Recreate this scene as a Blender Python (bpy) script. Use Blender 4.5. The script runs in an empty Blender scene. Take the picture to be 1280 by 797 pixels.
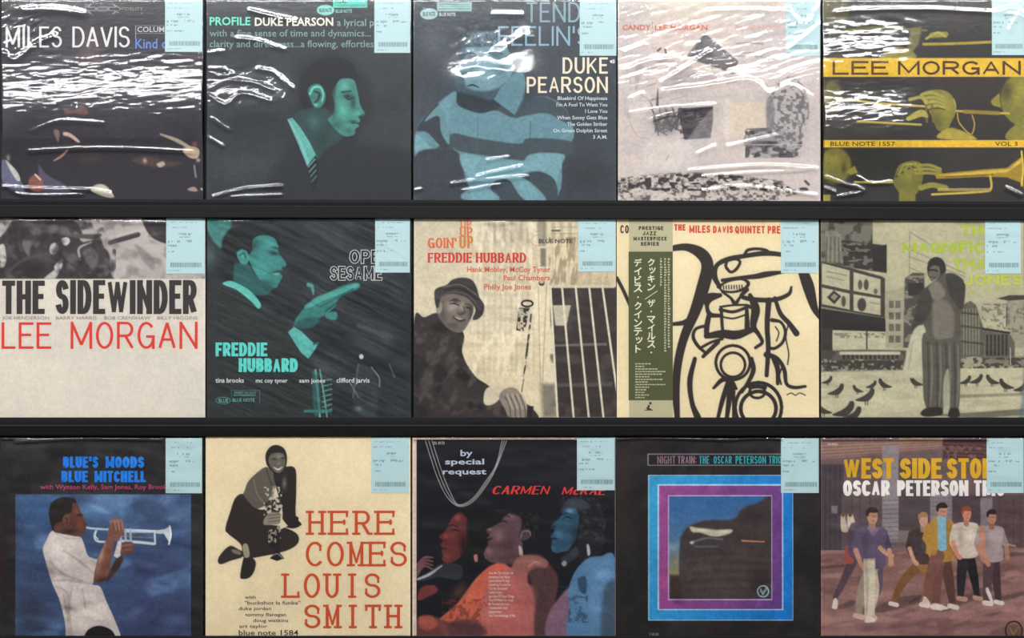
import bpy, math
import numpy as np

# ------------------------------------------------------------------ camera, world, light, exposure
sc = bpy.context.scene
COL = sc.collection
PX = 0.001245            # metres per photo pixel on the plane of the display wall (a jacket is 315 mm)
DIST = 2.2               # camera distance from that plane
ZC = 1.40                # camera height
CX, CY = 640.0, 398.5

cam = bpy.data.cameras.new('camera')
cam_ob = bpy.data.objects.new('camera', cam)
COL.objects.link(cam_ob)
cam_ob.location = (0, -DIST, ZC)
cam_ob.rotation_euler = (math.pi / 2, 0, 0)
cam.sensor_width = 36.0
cam.lens = 36.0 * DIST / (1280 * PX)
cam.clip_start = 0.05
sc.camera = cam_ob

sc.view_settings.view_transform = 'Standard'
sc.view_settings.look = 'None'
sc.view_settings.gamma = 1.0
sc.view_settings.exposure = 0.0
sc.view_settings.use_curve_mapping = False

world = bpy.data.worlds.new('shop_interior')
sc.world = world
world.use_nodes = True
wnt = world.node_tree
wb = wnt.nodes['Background']
wb.inputs[1].default_value = 1.0
# the shop around: pale lit ceiling overhead, dim aisles at eye level, dark floor
wtc = wnt.nodes.new('ShaderNodeTexCoord')
wsep = wnt.nodes.new('ShaderNodeSeparateXYZ')
wmap = wnt.nodes.new('ShaderNodeMapRange')
wmap.inputs[1].default_value, wmap.inputs[2].default_value = -1.0, 1.0
wramp = wnt.nodes.new('ShaderNodeValToRGB')
for i_, (z_, v_) in enumerate(((-1.0, .12), (-.12, .16), (.02, .24), (.16, .40), (.34, 1.0), (.55, 1.95), (1.0, 2.1))):
    e_ = wramp.color_ramp.elements[i_] if i_ < 2 else wramp.color_ramp.elements.new(.5)
    e_.position = (z_ + 1) / 2
    e_.color = (v_ * .96, v_ * .98, v_, 1)
wnt.links.new(wtc.outputs['Generated'], wsep.inputs[0])
wnt.links.new(wsep.outputs[2], wmap.inputs[0])
wnt.links.new(wmap.outputs[0], wramp.inputs[0])
wnt.links.new(wramp.outputs[0], wb.inputs[0])


def lamp(name, loc, size, power, target, color=(0.99, 0.995, 1.0)):
    """a ceiling strip light: a long area lamp running parallel to the display wall"""
    l = bpy.data.lights.new(name, 'AREA')
    l.shape = 'RECTANGLE'
    l.size, l.size_y = size
    l.energy = power
    l.color = color
    o = bpy.data.objects.new(name, l)
    COL.objects.link(o)
    o.location = loc
    dy, dz = target[1] - loc[1], target[2] - loc[2]
    o.rotation_euler = (math.atan2(dy, -dz), 0, 0)
    return o


CEIL = ZC + 1.40
lamp('ceiling_strip_main', (0.0, -3.0, CEIL), (6.0, 0.20), 176, (0, 0, ZC))

# ------------------------------------------------------------------ helpers


def lin(c):
    c = np.asarray(c, dtype=np.float64)
    return np.where(c <= 0.04045, c / 12.92, ((np.maximum(c, 0) + 0.055) / 1.055) ** 2.4)


def col(c):
    if isinstance(c, (int, float)):
        c = (c, c, c)
    return np.array(c, dtype=np.float64) / 255.0


HAZE, GAIN = 0.010, 1.0     # what the clear film adds to everything under it


def ink_lin(c):
    return np.clip((lin(c) - HAZE) / GAIN, 0.002, 0.92)


def setp(o, **kw):
    for k, v in kw.items():
        o[k] = v
    return o


def link(name, me, parent=None, mat=None):
    o = bpy.data.objects.new(name, me)
    COL.objects.link(o)
    if parent is not None:
        o.parent = parent
    if mat is not None:
        me.materials.append(mat)
    return o


def empty(name, loc, rot=(0, 0, 0)):
    o = bpy.data.objects.new(name, None)
    o.empty_display_size = 0.05
    COL.objects.link(o)
    o.location = loc
    o.rotation_euler = rot
    return o


def mesh_from(verts, faces, smooth=False):
    me = bpy.data.meshes.new('mesh')
    me.from_pydata([tuple(map(float, v)) for v in verts], [], [tuple(map(int, f)) for f in faces])
    me.update()
    if smooth:
        me.polygons.foreach_set('use_smooth', [True] * len(me.polygons))
    return me


def grid_mesh(co, nx, ny, extra_v=(), extra_f=(), smooth=False):
    """fast quad grid (co is ny*nx x 3, row by row) plus a few extra faces"""
    idx = np.arange(nx * ny).reshape(ny, nx)
    q = np.stack([idx[:-1, :-1], idx[1:, :-1], idx[1:, 1:], idx[:-1, 1:]], axis=-1).reshape(-1, 4)
    nq = len(q)
    allv = np.concatenate([co, np.array(extra_v, dtype=float).reshape(-1, 3)])
    ef = [list(f) for f in extra_f]
    loops = np.concatenate([q.ravel(), np.array([i for f in ef for i in f], dtype=np.int64)]).astype(np.int32)
    sizes = [4] * nq + [len(f) for f in ef]
    starts = np.concatenate([[0], np.cumsum(sizes)[:-1]]).astype(np.int32)
    me = bpy.data.meshes.new('mesh')
    me.vertices.add(len(allv))
    me.vertices.foreach_set('co', allv.astype(np.float32).ravel())
    me.loops.add(len(loops))
    me.loops.foreach_set('vertex_index', loops)
    me.polygons.add(len(sizes))
    me.polygons.foreach_set('loop_start', starts)
    me.update(calc_edges=True)
    me.polygons.foreach_set('use_smooth', np.array([smooth] * nq + [False] * len(ef), dtype=bool))
    return me


# ------------------------------------------------------------------ materials
def new_mat(name):
    m = bpy.data.materials.new(name)
    m.use_nodes = True
    return m, m.node_tree, m.node_tree.nodes['Principled BSDF']


def mat_print():
    m, nt, b = new_mat('printed_card')
    a = nt.nodes.new('ShaderNodeAttribute')
    a.attribute_name = 'print'
    nt.links.new(a.outputs['Color'], b.inputs['Base Color'])
    b.inputs['Roughness'].default_value = 0.6
    b.inputs['Specular IOR Level'].default_value = 0.2
    return m


_inks = {}


def mat_ink(c, name='printing_ink'):
    key = tuple(int(v) for v in (c if not isinstance(c, (int, float)) else (c, c, c)))
    if key in _inks:
        return _inks[key]
    m, nt, b = new_mat(name)
    tex = nt.nodes.new('ShaderNodeTexNoise')
    tex.inputs['Scale'].default_value = 900
    hsv = nt.nodes.new('ShaderNodeMix')
    hsv.data_type = 'RGBA'
    l = ink_lin(col(key))
    hsv.inputs[6].default_value = (*[float(v) * .92 for v in l], 1)
    hsv.inputs[7].default_value = (*[min(1, float(v) * 1.06) for v in l], 1)
    nt.links.new(tex.outputs['Fac'], hsv.inputs[0])
    nt.links.new(hsv.outputs[2], b.inputs['Base Color'])
    b.inputs['Roughness'].default_value = 0.6
    b.inputs['Specular IOR Level'].default_value = 0.2
    _inks[key] = m
    return m


def mat_film():
    m = bpy.data.materials.new('clear_film')
    m.use_nodes = True
    nt = m.node_tree
    nt.nodes.clear()
    out = nt.nodes.new('ShaderNodeOutputMaterial')
    mix = nt.nodes.new('ShaderNodeMixShader')
    tr = nt.nodes.new('ShaderNodeBsdfTransparent')
    tr.inputs[0].default_value = (0.985, 0.985, 0.985, 1)
    gl = nt.nodes.new('ShaderNodeBsdfGlossy')
    gl.inputs['Roughness'].default_value = 0.055
    fr = nt.nodes.new('ShaderNodeFresnel')
    fr.inputs['IOR'].default_value = 1.6
    n = nt.nodes.new('ShaderNodeTexNoise')
    n.inputs['Scale'].default_value = 55
    n.inputs['Detail'].default_value = 3
    bp = nt.nodes.new('ShaderNodeBump')
    bp.inputs['Strength'].default_value = 0.05
    bp.inputs['Distance'].default_value = 0.002
    nt.links.new(n.outputs['Fac'], bp.inputs['Height'])
    nt.links.new(bp.outputs[0], gl.inputs['Normal'])
    nt.links.new(fr.outputs[0], mix.inputs[0])
    nt.links.new(tr.outputs[0], mix.inputs[1])
    gl2 = nt.nodes.new('ShaderNodeBsdfGlossy')         # the soft scatter of slightly scuffed film
    gl2.inputs['Roughness'].default_value = 0.12
    nt.links.new(bp.outputs[0], gl2.inputs['Normal'])
    mg = nt.nodes.new('ShaderNodeMixShader')
    mg.inputs[0].default_value = 0.40
    nt.links.new(gl.outputs[0], mg.inputs[1])
    nt.links.new(gl2.outputs[0], mg.inputs[2])
    nt.links.new(mg.outputs[0], mix.inputs[2])
    nt.links.new(mix.outputs[0], out.inputs[0])
    return m


def mat_paint(name, rgb, rough, spec=0.5, scale=220, bump=0.08):
    m, nt, b = new_mat(name)
    b.inputs['Base Color'].default_value = (*rgb, 1)
    b.inputs['Roughness'].default_value = rough
    b.inputs['Specular IOR Level'].default_value = spec
    n = nt.nodes.new('ShaderNodeTexNoise')
    n.inputs['Scale'].default_value = scale
    bp = nt.nodes.new('ShaderNodeBump')
    bp.inputs['Strength'].default_value = bump
    bp.inputs['Distance'].default_value = 0.0005
    nt.links.new(n.outputs['Fac'], bp.inputs['Height'])
    nt.links.new(bp.outputs[0], b.inputs['Normal'])
    return m


M_PRINT, M_FILM = mat_print(), mat_film()
M_SHELF = mat_paint('black_powder_coat', (0.0024, 0.0026, 0.0034), 0.36, 0.15, 220, 0.03)
M_LIP = mat_paint('dark_grey_steel', (0.006, 0.0055, 0.007), 0.55, 0.14)
M_GAP_SHADE = mat_paint('gap_shade_black', (0.003, 0.003, 0.003), 0.8, 0.2)  # near-black colour painting the shade in the slot under the lip
M_WALL = mat_paint('black_panel', (0.010, 0.010, 0.011), 0.7, 0.3, 60)


# ------------------------------------------------------------------ geometry of the display
def ray(px, py, y0, z0, tilt):
    """where the line of sight of a photo pixel meets the plane through (y0, z0) leaning back by tilt"""
    dx, dz = (px - CX) * PX / DIST, (CY - py) * PX / DIST
    # point = (dx t, -D + t, ZC + dz t); plane: (y - y0) cos - (z - z0) sin = 0
    ct, st = math.cos(tilt), math.sin(tilt)
    t = ((y0 + DIST) * ct + (ZC - z0) * st) / (ct - dz * st)
    return dx * t, -DIST + t, ZC + dz * t


def z_at(py, y):
    return ZC + (CY - py) * PX * (DIST + y) / DIST


TILT = math.radians(0.3)
Y_BASE = 0.0


def box_verts(x0, x1, y0, y1, z0, z1):
    v = [(x, y, z) for z in (z0, z1) for y in (y0, y1) for x in (x0, x1)]
    f = [(0, 2, 3, 1), (4, 5, 7, 6), (0, 1, 5, 4), (2, 6, 7, 3), (0, 4, 6, 2), (1, 3, 7, 5)]
    return v, f


def box(name, b, mat, parent=None, bevel=0.0):
    v, f = box_verts(*b)
    o = link(name, mesh_from(v, f), parent, mat)
    if bevel:
        md = o.modifiers.new('bevel', 'BEVEL')
        md.width, md.segments = bevel, 3
    return o


Y_WALL = 0.0066
wall = box('wall_back', (-1.35, 1.35, Y_WALL, Y_WALL + 0.03, ZC - 0.95, ZC + 0.95), M_WALL)
setp(wall, kind='structure', label='black back panel of the record display')

ROWS = [dict(lip=248.4, gap=252.6, edge=255.6, bot=271.6, drop=3.4),
        dict(lip=521.4, gap=527.2, edge=530.8, bot=544.6, drop=0.0),
        dict(lip=794.0, gap=799.0, edge=802.5, bot=817.0, drop=0.0)]
SHELF_LABEL = ['black shelf rail under the top row of records, above the middle row',
               'black shelf rail under the middle row of records, above the bottom row',
               'black shelf rail along the bottom edge, under the lowest row of records']
for r, s in zip(ROWS, SHELF_LABEL):
    yf = -0.0085
    zt, zb = z_at(r['edge'], yf), z_at(r['bot'], yf)
    r['z'] = zt - 0.004
    root = empty('display_shelf', (0, 0, r['z']), (0, math.atan2(r['drop'], 1280), 0))
    if r['drop']:
        root.location.z -= r['drop'] / 2 * PX
    setp(root, label=s, category='shelf', group='black shelf rails of the record display')
    z0 = -r['z']
    W = 1.2
    box('front_rail', (-W, W, yf, yf + 0.0042, zb + z0, zt + z0), M_SHELF, root, 0.0014)
    box('shelf_board', (-W, W, yf + 0.0042, Y_WALL - 0.001, -0.007, -0.0004), M_SHELF, root)
    yl = -0.0030
    box('retaining_lip', (-W, W, yl - 0.0012, yl, z_at(r['gap'], yl) + z0, z_at(r['lip'], yl) + z0), M_LIP, root, 0.0006)
    box('gap_shade_strip', (-W, W, yl - 0.0010, yl + 0.0002, -0.0004, z_at(r['gap'], yl) + z0 + 0.0002), M_GAP_SHADE, root)  # added dark strip: stands in for the shadow gap between lip and rail

# ------------------------------------------------------------------ printing: a colour value at every vertex of a cover
K = 797 / 275.0          # cover artwork is laid out in units of 1/2.9 pixel


def catmull(pts, n=6, closed=True):
    p = np.asarray(pts, float)
    if closed:
        a, b, c, d = np.roll(p, 1, 0), p, np.roll(p, -1, 0), np.roll(p, -2, 0)
    else:
        e = np.concatenate([[2 * p[0] - p[1]], p, [2 * p[-1] - p[-2]]])
        a, b, c, d = e[:-3], e[1:-2], e[2:-1], e[3:]
    out = []
    for t in np.linspace(0, 1, n, endpoint=False):
        out.append(0.5 * (2 * b + (c - a) * t + (2 * a - 5 * b + 4 * c - d) * t * t + (3 * b - a - 3 * c + d) * t ** 3))
    q = np.stack(out, 1).reshape(-1, 2)
    return q if closed else np.concatenate([q, p[-1:]])


def value_noise(U, V, su, sv, seed=0, rot=0.0, octaves=2):
    c, s = math.cos(rot), math.sin(rot)
    X, Y = (U * c + V * s) / su, (-U * s + V * c) / sv
    out, amp, tot = 0.0, 1.0, 0.0
    for o in range(octaves):
        rng = np.random.RandomState(seed * 7 + o)
        lat = rng.rand(128, 128)
        xi, yi = np.floor(X).astype(int), np.floor(Y).astype(int)
        fx, fy = X - xi, Y - yi
        fx, fy = fx ** 3 * (fx * (fx * 6 - 15) + 10), fy ** 3 * (fy * (fy * 6 - 15) + 10)
        g = lambda i, j: lat[(yi + j) % 128, (xi + i) % 128]
        out = out + amp * ((g(0, 0) * (1 - fx) + g(1, 0) * fx) * (1 - fy) + (g(0, 1) * (1 - fx) + g(1, 1) * fx) * fy)
        tot += amp
        amp *= 0.55
        X, Y = X * 2.03 + 17.3, Y * 2.03 + 9.1
    return out / tot


class Art:
    """paints the print of one cover; units are those of K, y down, origin at the cell's corner"""

    def __init__(self, u0, u1, v0, v1, nx, ny):
        self.u, self.v = np.linspace(u0, u1, nx), np.linspace(v0, v1, ny)
        self.U, self.V = np.meshgrid(self.u, self.v)
        self.buf = np.zeros((ny, nx, 3))
        self.clip = None

    def box(self, x0, x1, y0, y1):
        i0, i1 = np.searchsorted(self.u, [x0, x1])
        j0, j1 = np.searchsorted(self.v, [y0, y1])
        return slice(j0, j1), slice(i0, i1)

    def put(self, sl, m, c):
        if self.clip is not None:
            m = m * self.clip[sl]
        c = col(c) if not isinstance(c, np.ndarray) else c
        self.buf[sl] = self.buf[sl] * (1 - m[..., None]) + c * m[..., None]

    def fill(self, c):
        self.buf[:] = col(c)

    def mask_poly(self, pts, soft=1.5, smooth=False):
        p = catmull(pts) if smooth else np.asarray(pts, float)
        x0, y0 = p.min(0) - soft - 2
        x1, y1 = p.max(0) + soft + 2
        sl = self.box(x0, x1, y0, y1)
        U, V = self.U[sl], self.V[sl]
        ins = np.zeros(U.shape, bool)
        d2 = np.full(U.shape, 1e9)
        q = np.roll(p, -1, 0)
        for (ax, ay), (bx, by) in zip(p, q):
            if ay != by:
                cr = ((ay > V) != (by > V)) & (U < (bx - ax) * (V - ay) / (by - ay) + ax)
                ins ^= cr
            ex, ey = bx - ax, by - ay
            t = np.clip(((U - ax) * ex + (V - ay) * ey) / (ex * ex + ey * ey + 1e-9), 0, 1)
            d2 = np.minimum(d2, (U - ax - t * ex) ** 2 + (V - ay - t * ey) ** 2)
        d = np.sqrt(d2) * np.where(ins, 1, -1)
        t = np.clip(d / (2 * soft) + .5, 0, 1)
        return sl, t * t * (3 - 2 * t)

    def P(self, pts, c, soft=1.5, a=1.0, smooth=False, clip=False):
        sl, m = self.mask_poly(pts, soft, smooth)
        self.put(sl, m * a, c)
        if clip:
            self.clip = np.zeros(self.U.shape)
            self.clip[sl] = m
        return self

    def grain(self, k=.11):
        n = value_noise(self.U, self.V, 8, 7, 3, 0, 1) - .5
        m = value_noise(self.U, self.V, 30, 24, 9, .4, 2) - .5
        self.buf = np.clip(self.buf * (1 + k * n[..., None] + k * .9 * m[..., None]) + .012 * n[..., None], 0, 1)

    def S(self, pts, c, soft=1.8, a=1.0, clip=False):
        return self.P(pts, c, soft, a, True, clip)

    def end(self):
        self.clip = None

    def R(self, x0, y0, x1, y1, c, soft=1.2, a=1.0, clip=False):
        return self.P([(x0, y0), (x1, y0), (x1, y1), (x0, y1)], c, soft, a, False, clip)

    def L(self, pts, w, c, soft=1.2, a=1.0, smooth=True):
        """stroke of width w (one number, or one per point)"""
        p = np.asarray(pts, float)
        w = np.atleast_1d(np.asarray(w, float))
        w = np.interp(np.linspace(0, 1, len(p)), np.linspace(0, 1, len(w)), w) if len(w) > 1 else np.full(len(p), w[0])
        if smooth and len(p) > 2:
            pw = catmull(np.column_stack([p[:, 0], w]), 6, False)[:, 1]
            p = catmull(p, 6, False)
            w = np.maximum(pw, 0.3)
        mx = w.max() / 2 + soft + 2
        sl = self.box(p[:, 0].min() - mx, p[:, 0].max() + mx, p[:, 1].min() - mx, p[:, 1].max() + mx)
        U, V = self.U[sl], self.V[sl]
        best = np.full(U.shape, -1e9)
        for k in range(len(p) - 1):
            (ax, ay), (bx, by) = p[k], p[k + 1]
            ex, ey = bx - ax, by - ay
            t = np.clip(((U - ax) * ex + (V - ay) * ey) / (ex * ex + ey * ey + 1e-9), 0, 1)
            d = np.sqrt((U - ax - t * ex) ** 2 + (V - ay - t * ey) ** 2)
            best = np.maximum(best, (w[k] * (1 - t) + w[k + 1] * t) / 2 - d)
        t = np.clip(best / (2 * soft) + .5, 0, 1)
        self.put(sl, t * t * (3 - 2 * t) * a, c)
        return self

    def E(self, cx, cy, rx, ry, c, soft=1.5, a=1.0, rot=0.0, clip=False):
        t = np.linspace(0, 2 * math.pi, 28, endpoint=False)
        r = math.radians(rot)
        x, y = rx * np.cos(t), ry * np.sin(t)
        pts = np.column_stack([cx + x * math.cos(r) - y * math.sin(r), cy + x * math.sin(r) + y * math.cos(r)])
        return self.P(pts, c, soft, a, False, clip)

    def ring(self, cx, cy, rx, ry, w, c, a=1.0):
        t = np.linspace(0, 2 * math.pi, 33)
        return self.L(np.column_stack([cx + rx * np.cos(t), cy + ry * np.sin(t)]), w, c, 1.0, a, False)

    def B(self, cx, cy, rx, ry, c, a=0.5, rot=0.0):
        """soft patch of tone"""
        m = 2.2 * max(rx, ry)
        sl = self.box(cx - m, cx + m, cy - m, cy + m)
        U, V = self.U[sl] - cx, self.V[sl] - cy
        r = math.radians(rot)
        x, y = (U * math.cos(r) + V * math.sin(r)) / rx, (-U * math.sin(r) + V * math.cos(r)) / ry
        self.put(sl, a * np.exp(-1.6 * (x * x + y * y)), c)
        return self

    def G(self, x0, y0, x1, y1, c0, c1, ax=0, ay=1, a=1.0):
        """tone running from c0 to c1 across a rectangle"""
        sl = self.box(x0, x1, y0, y1)
        U, V = self.U[sl], self.V[sl]
        t = np.clip((ax * (U - x0) / (x1 - x0) + ay * (V - y0) / (y1 - y0)), 0, 1)[..., None]
        self.put(sl, np.full(U.shape, a), col(c0) * (1 - t) + col(c1) * t)
        return self

    def N(self, x0, y0, x1, y1, c, su, sv, lo=.5, hi=.7, a=0.5, seed=1, rot=0.0, oct=2):
        """mottled tone: noise between lo and hi lays in colour c"""
        sl = self.box(x0, x1, y0, y1)
        n = value_noise(self.U[sl], self.V[sl], su, sv, seed, math.radians(rot), oct)
        self.put(sl, a * np.clip((n - lo) / (hi - lo), 0, 1), c)
        return self

# ------------------------------------------------------------------ lettering
def arc(cx, cy, rx, ry, a0, a1, n=10):
    return [(cx + rx * math.cos(math.radians(a0 + (a1 - a0) * i / n)), cy + ry * math.sin(math.radians(a0 + (a1 - a0) * i / n))) for i in range(n + 1)]


# capitals as pen strokes in a unit box: (width, strokes, feet that take a serif: (x, y, kind))
PEN = {
    'A': (1.0, [[(0, 0), (.5, 1)], [(.5, 1), (1, 0)], [(.2, .33), (.8, .33)]], [(0, 0), (1, 0)]),
    'B': (.95, [[(0, 0), (0, 1)], [(0, 1), (.55, 1)] + arc(.58, .77, .36, .23, 90, -90)[1:] + [(0, .54)], [(0, .54), (.6, .54)] + arc(.62, .27, .38, .27, 90, -90)[1:] + [(0, 0)]], [(0, 0, -1), (0, 1, -1)]),
    'C': (.95, [arc(.55, .5, .55, .5, 48, 312, 18)], [(.93, .87, 2)]),
    'D': (.98, [[(0, 0), (0, 1)], [(0, 1), (.4, 1)] + arc(.4, .5, .6, .5, 90, -90, 14)[1:] + [(0, 0)]], [(0, 0, -1), (0, 1, -1)]),
    'E': (.85, [[(0, 0), (0, 1)], [(0, 1), (1, 1)], [(0, .53), (.82, .53)], [(0, 0), (1, 0)]], [(0, 0, -1), (0, 1, -1), (1, 1, 3), (1, 0, 4), (.82, .53, 5)]),
    'F': (.82, [[(0, 0), (0, 1)], [(0, 1), (1, 1)], [(0, .5), (.82, .5)]], [(0, 0), (0, 1, -1), (1, 1, 3), (.82, .5, 5)]),
    'G': (1.0, [arc(.52, .5, .52, .5, 48, 360, 20)[:-2] + [(1, .45)], [(.6, .45), (1, .45)], [(1, .45), (1, 0)]], []),
    'H': (1.0, [[(0, 0), (0, 1)], [(1, 0), (1, 1)], [(0, .52), (1, .52)]], [(0, 0), (0, 1), (1, 0), (1, 1)]),
    'I': (.0, [[(.5, 0), (.5, 1)]], [(.5, 0), (.5, 1)]),
    'J': (.75, [[(1, 1), (1, .3)] + arc(.5, .3, .5, .3, 0, -170, 10)], [(1, 1)]),
    'K': (1.0, [[(0, 0), (0, 1)], [(1, 1), (.05, .38)], [(.34, .56), (1, 0)]], [(0, 0), (0, 1), (1, 0), (1, 1)]),
    'L': (.8, [[(0, 0), (0, 1)], [(0, 0), (1, 0)]], [(0, 0, -1), (0, 1), (1, 0, 4)]),
    'M': (1.25, [[(0, 0), (0, 1)], [(0, 1), (.5, .12)], [(.5, .12), (1, 1)], [(1, 1), (1, 0)]], [(0, 0), (1, 0), (0, 1, -1), (1, 1, 1)]),
    'N': (1.05, [[(0, 0), (0, 1)], [(0, 1), (1, 0)], [(1, 0), (1, 1)]], [(0, 0), (1, 1), (0, 1, -1)]),
    'O': (1.0, [arc(.5, .5, .5, .5, 0, 360, 26)], []),
    'P': (.9, [[(0, 0), (0, 1)], [(0, 1), (.55, 1)] + arc(.58, .73, .42, .27, 90, -90)[1:] + [(0, .46)]], [(0, 0), (0, 1, -1)]),
    'Q': (1.0, [arc(.5, .5, .5, .5, 0, 360, 26), [(.6, .25), (1, -.05)]], []),
    'R': (.97, [[(0, 0), (0, 1)], [(0, 1), (.55, 1)] + arc(.58, .74, .40, .26, 90, -90)[1:] + [(0, .48)], [(.5, .48), (1, 0)]], [(0, 0), (0, 1, -1), (1, 0, 1)]),
    'S': (.9, [arc(.5, .755, .47, .245, 25, 250, 14) + arc(.5, .26, .5, .26, 75, -155, 14)], [(.94, .86, 2), (.04, .14, 6)]),
    'T': (.9, [[(.5, 0), (.5, 1)], [(0, 1), (1, 1)]], [(.5, 0), (1, 1, 3), (0, 1, 3)]),
    'U': (1.0, [[(0, 1), (0, .34)] + arc(.5, .34, .5, .34, 180, 360, 12) + [(1, 1)]], [(0, 1), (1, 1)]),
    'V': (1.0, [[(0, 1), (.5, 0)], [(.5, 0), (1, 1)]], [(0, 1), (1, 1)]),
    'W': (1.5, [[(0, 1), (.27, 0)], [(.27, 0), (.5, 1)], [(.5, 1), (.73, 0)], [(.73, 0), (1, 1)]], [(0, 1), (1, 1)]),
    'X': (1.0, [[(0, 0), (1, 1)], [(0, 1), (1, 0)]], [(0, 0), (1, 0), (0, 1), (1, 1)]),
    'Y': (1.0, [[(0, 1), (.5, .45)], [(1, 1), (.5, .45)], [(.5, .45), (.5, 0)]], [(.5, 0), (0, 1), (1, 1)]),
    'Z': (.9, [[(0, 1), (1, 1)], [(1, 1), (0, 0)], [(0, 0), (1, 0)]], []),
    "'": (.0, [[(.5, 1), (.5, .72)]], []),
    ':': (.0, [[(.5, .2), (.5, .2)], [(.5, .75), (.5, .75)]], []),
    'c': (.75, [arc(.5, .33, .5, .33, 48, 312, 14)], []),
}


def pen_text(s, x0, x1, yt, yb, wx, wy=None, gap=.12, space=.45, serif=0.0, round_end=False, outline=0.0, mono=False, shear=0.0):
    """strokes a line of capitals between x0 and x1, cap height yt..yb; returns verts (2-D) and faces"""
    wy = wx if wy is None else wy
    H = yb - yt
    gp, sp = gap * H, space * H
    n_g = 0
    fixed, rel = 0.0, 0.0
    for i, ch in enumerate(s):
        if ch == ' ':
            fixed += sp
            continue
        w = PEN[ch][0]
        if mono:
            w = .9
        if w == 0:
            fixed += wx
        rel += w
        if i + 1 < len(s) and s[i + 1] != ' ':
            fixed += gp
    u = (x1 - x0 - fixed) / max(rel, 1e-6)
    V, F = [], []

    def quad(p, q, e0, e1, wx_, wy_):
        # pen space: the pen is a unit circle/square
        a = np.array([p[0] / wx_, p[1] / wy_])
        b = np.array([q[0] / wx_, q[1] / wy_])
        d = b - a
        ln = np.hypot(*d)
        d = d / ln if ln > 1e-9 else np.array([0.0, 1.0])
        nrm = np.array([-d[1], d[0]]) * .5
        a2, b2 = a - d * e0, b + d * e1
        k = len(V)
        for c in (a2 + nrm, a2 - nrm, b2 - nrm, b2 + nrm):
            V.append((c[0] * wx_, c[1] * wy_))
        F.append((k, k + 1, k + 2, k + 3))

    def disc(p, wx_, wy_):
        k = len(V)
        for i in range(10):
            t = 2 * math.pi * i / 10
            V.append((p[0] + wx_ / 2 * math.cos(t), p[1] + wy_ / 2 * math.sin(t)))
        F.append(tuple(range(k, k + 10)))

    x = x0
    for i, ch in enumerate(s):
        if ch == ' ':
            x += sp
            continue
        w, strokes, feet = PEN[ch]
        bw = (.9 * u if mono else w * u) if (w or mono) else wx
        ox = x
        ib = bw
        if serif and ch in 'I':
            pass
        m = wx / 2
        if serif and mono:
            m = wx / 2 + serif * H * .30
            if ch in 'COSELT':
                m = wx / 2 + serif * H * .1
        iw = max(bw - 2 * m, 0)

        def tr(pt):
            y = yb - wy / 2 - pt[1] * (H - wy)
            return (ox + m + pt[0] * iw + shear * (yb - y), y)
        for st in strokes:
            pts = [tr(p) for p in st]
            for j in range(len(pts) - 1):
                e0 = (0.0 if round_end else .5) if j == 0 else 0.0
                e1 = (0.0 if round_end else .5) if j == len(pts) - 2 else 0.0
                if ch in 'AVWMNKXYRO' and len(pts) == 2 and abs(pts[0][0] - pts[1][0]) > .25 * wx:
                    e0 = e1 = .12
                heavy = ch in 'WMNAVK' and len(pts) == 2 and abs(pts[0][0] - pts[1][0]) > .25 * wx and wx > .12 * H
                quad(pts[j], pts[j + 1], e0, e1, wx * (.68 if heavy else 1), wy)
                if j > 0 or round_end:
                    disc(pts[j], wx, wy)
            if round_end:
                disc(pts[-1], wx, wy)
        if serif:
            sl = serif * H
            th = min(wy, wx) * .9
            for ft in feet:
                kind = ft[2] if len(ft) > 2 else 0
                px, py = tr(ft[:2])
                if kind in (0, -1, 1):
                    l = sl * .5
                    quad((px - (l if kind != 1 else 0), py), (px + (l if kind != -1 else 0), py), .2, .2, th, th)
                elif kind in (2, 3):
                    quad((px, py), (px, py + sl * .62), .3, .3, th, th)
                elif kind in (4, 6):
                    quad((px, py), (px, py - sl * .62), .3, .3, th, th)
                elif kind == 5:
                    quad((px, py - sl * .3), (px, py + sl * .3), .2, .2, th, th)
        x += bw
        if i + 1 < len(s) and s[i + 1] != ' ':
            x += gp
    return V, F


_tc = {}


def type_text(s, x0, x1, yt, yb, bold=0.0, shear=0.0, space=1.0, vertical=False, width=None):
    """sets a line in the built-in typeface, fitted to x0..x1 with its capitals from yt to yb"""
    cu = bpy.data.curves.new('line', 'FONT')
    cu.body = s
    cu.size = 1.0
    cu.offset = bold
    cu.shear = shear
    cu.space_character = space
    cu.resolution_u = 2
    ob = bpy.data.objects.new('line', cu)
    COL.objects.link(ob)
    dg = bpy.context.evaluated_depsgraph_get()
    me = bpy.data.meshes.new_from_object(ob.evaluated_get(dg))
    bpy.data.objects.remove(ob)
    bpy.data.curves.remove(cu)
    v = np.array([q.co[:2] for q in me.vertices])
    f = [tuple(p.vertices) for p in me.polygons]
    bpy.data.meshes.remove(me)
    lo, hi = v.min(0), v.max(0)
    if vertical:      # one glyph: fill the given box, keeping its proportions
        w, h = hi - lo
        k = min((x1 - x0) / w, (yb - yt) / h, (x1 - x0) / .62)
        c = (lo + hi) / 2
        out = np.column_stack([(x0 + x1) / 2 + (v[:, 0] - c[0]) * k, (yt + yb) / 2 - (v[:, 1] - c[1]) * k])
    else:
        cap = 0.70
        sx = (x1 - x0) / max(hi[0] - lo[0], 1e-6)
        sy = (yb - yt) / cap
        out = np.column_stack([x0 + (v[:, 0] - lo[0]) * sx, yb - v[:, 1] * sy])
    return [tuple(p) for p in out], f

# ------------------------------------------------------------------ the printed covers, top row


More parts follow.
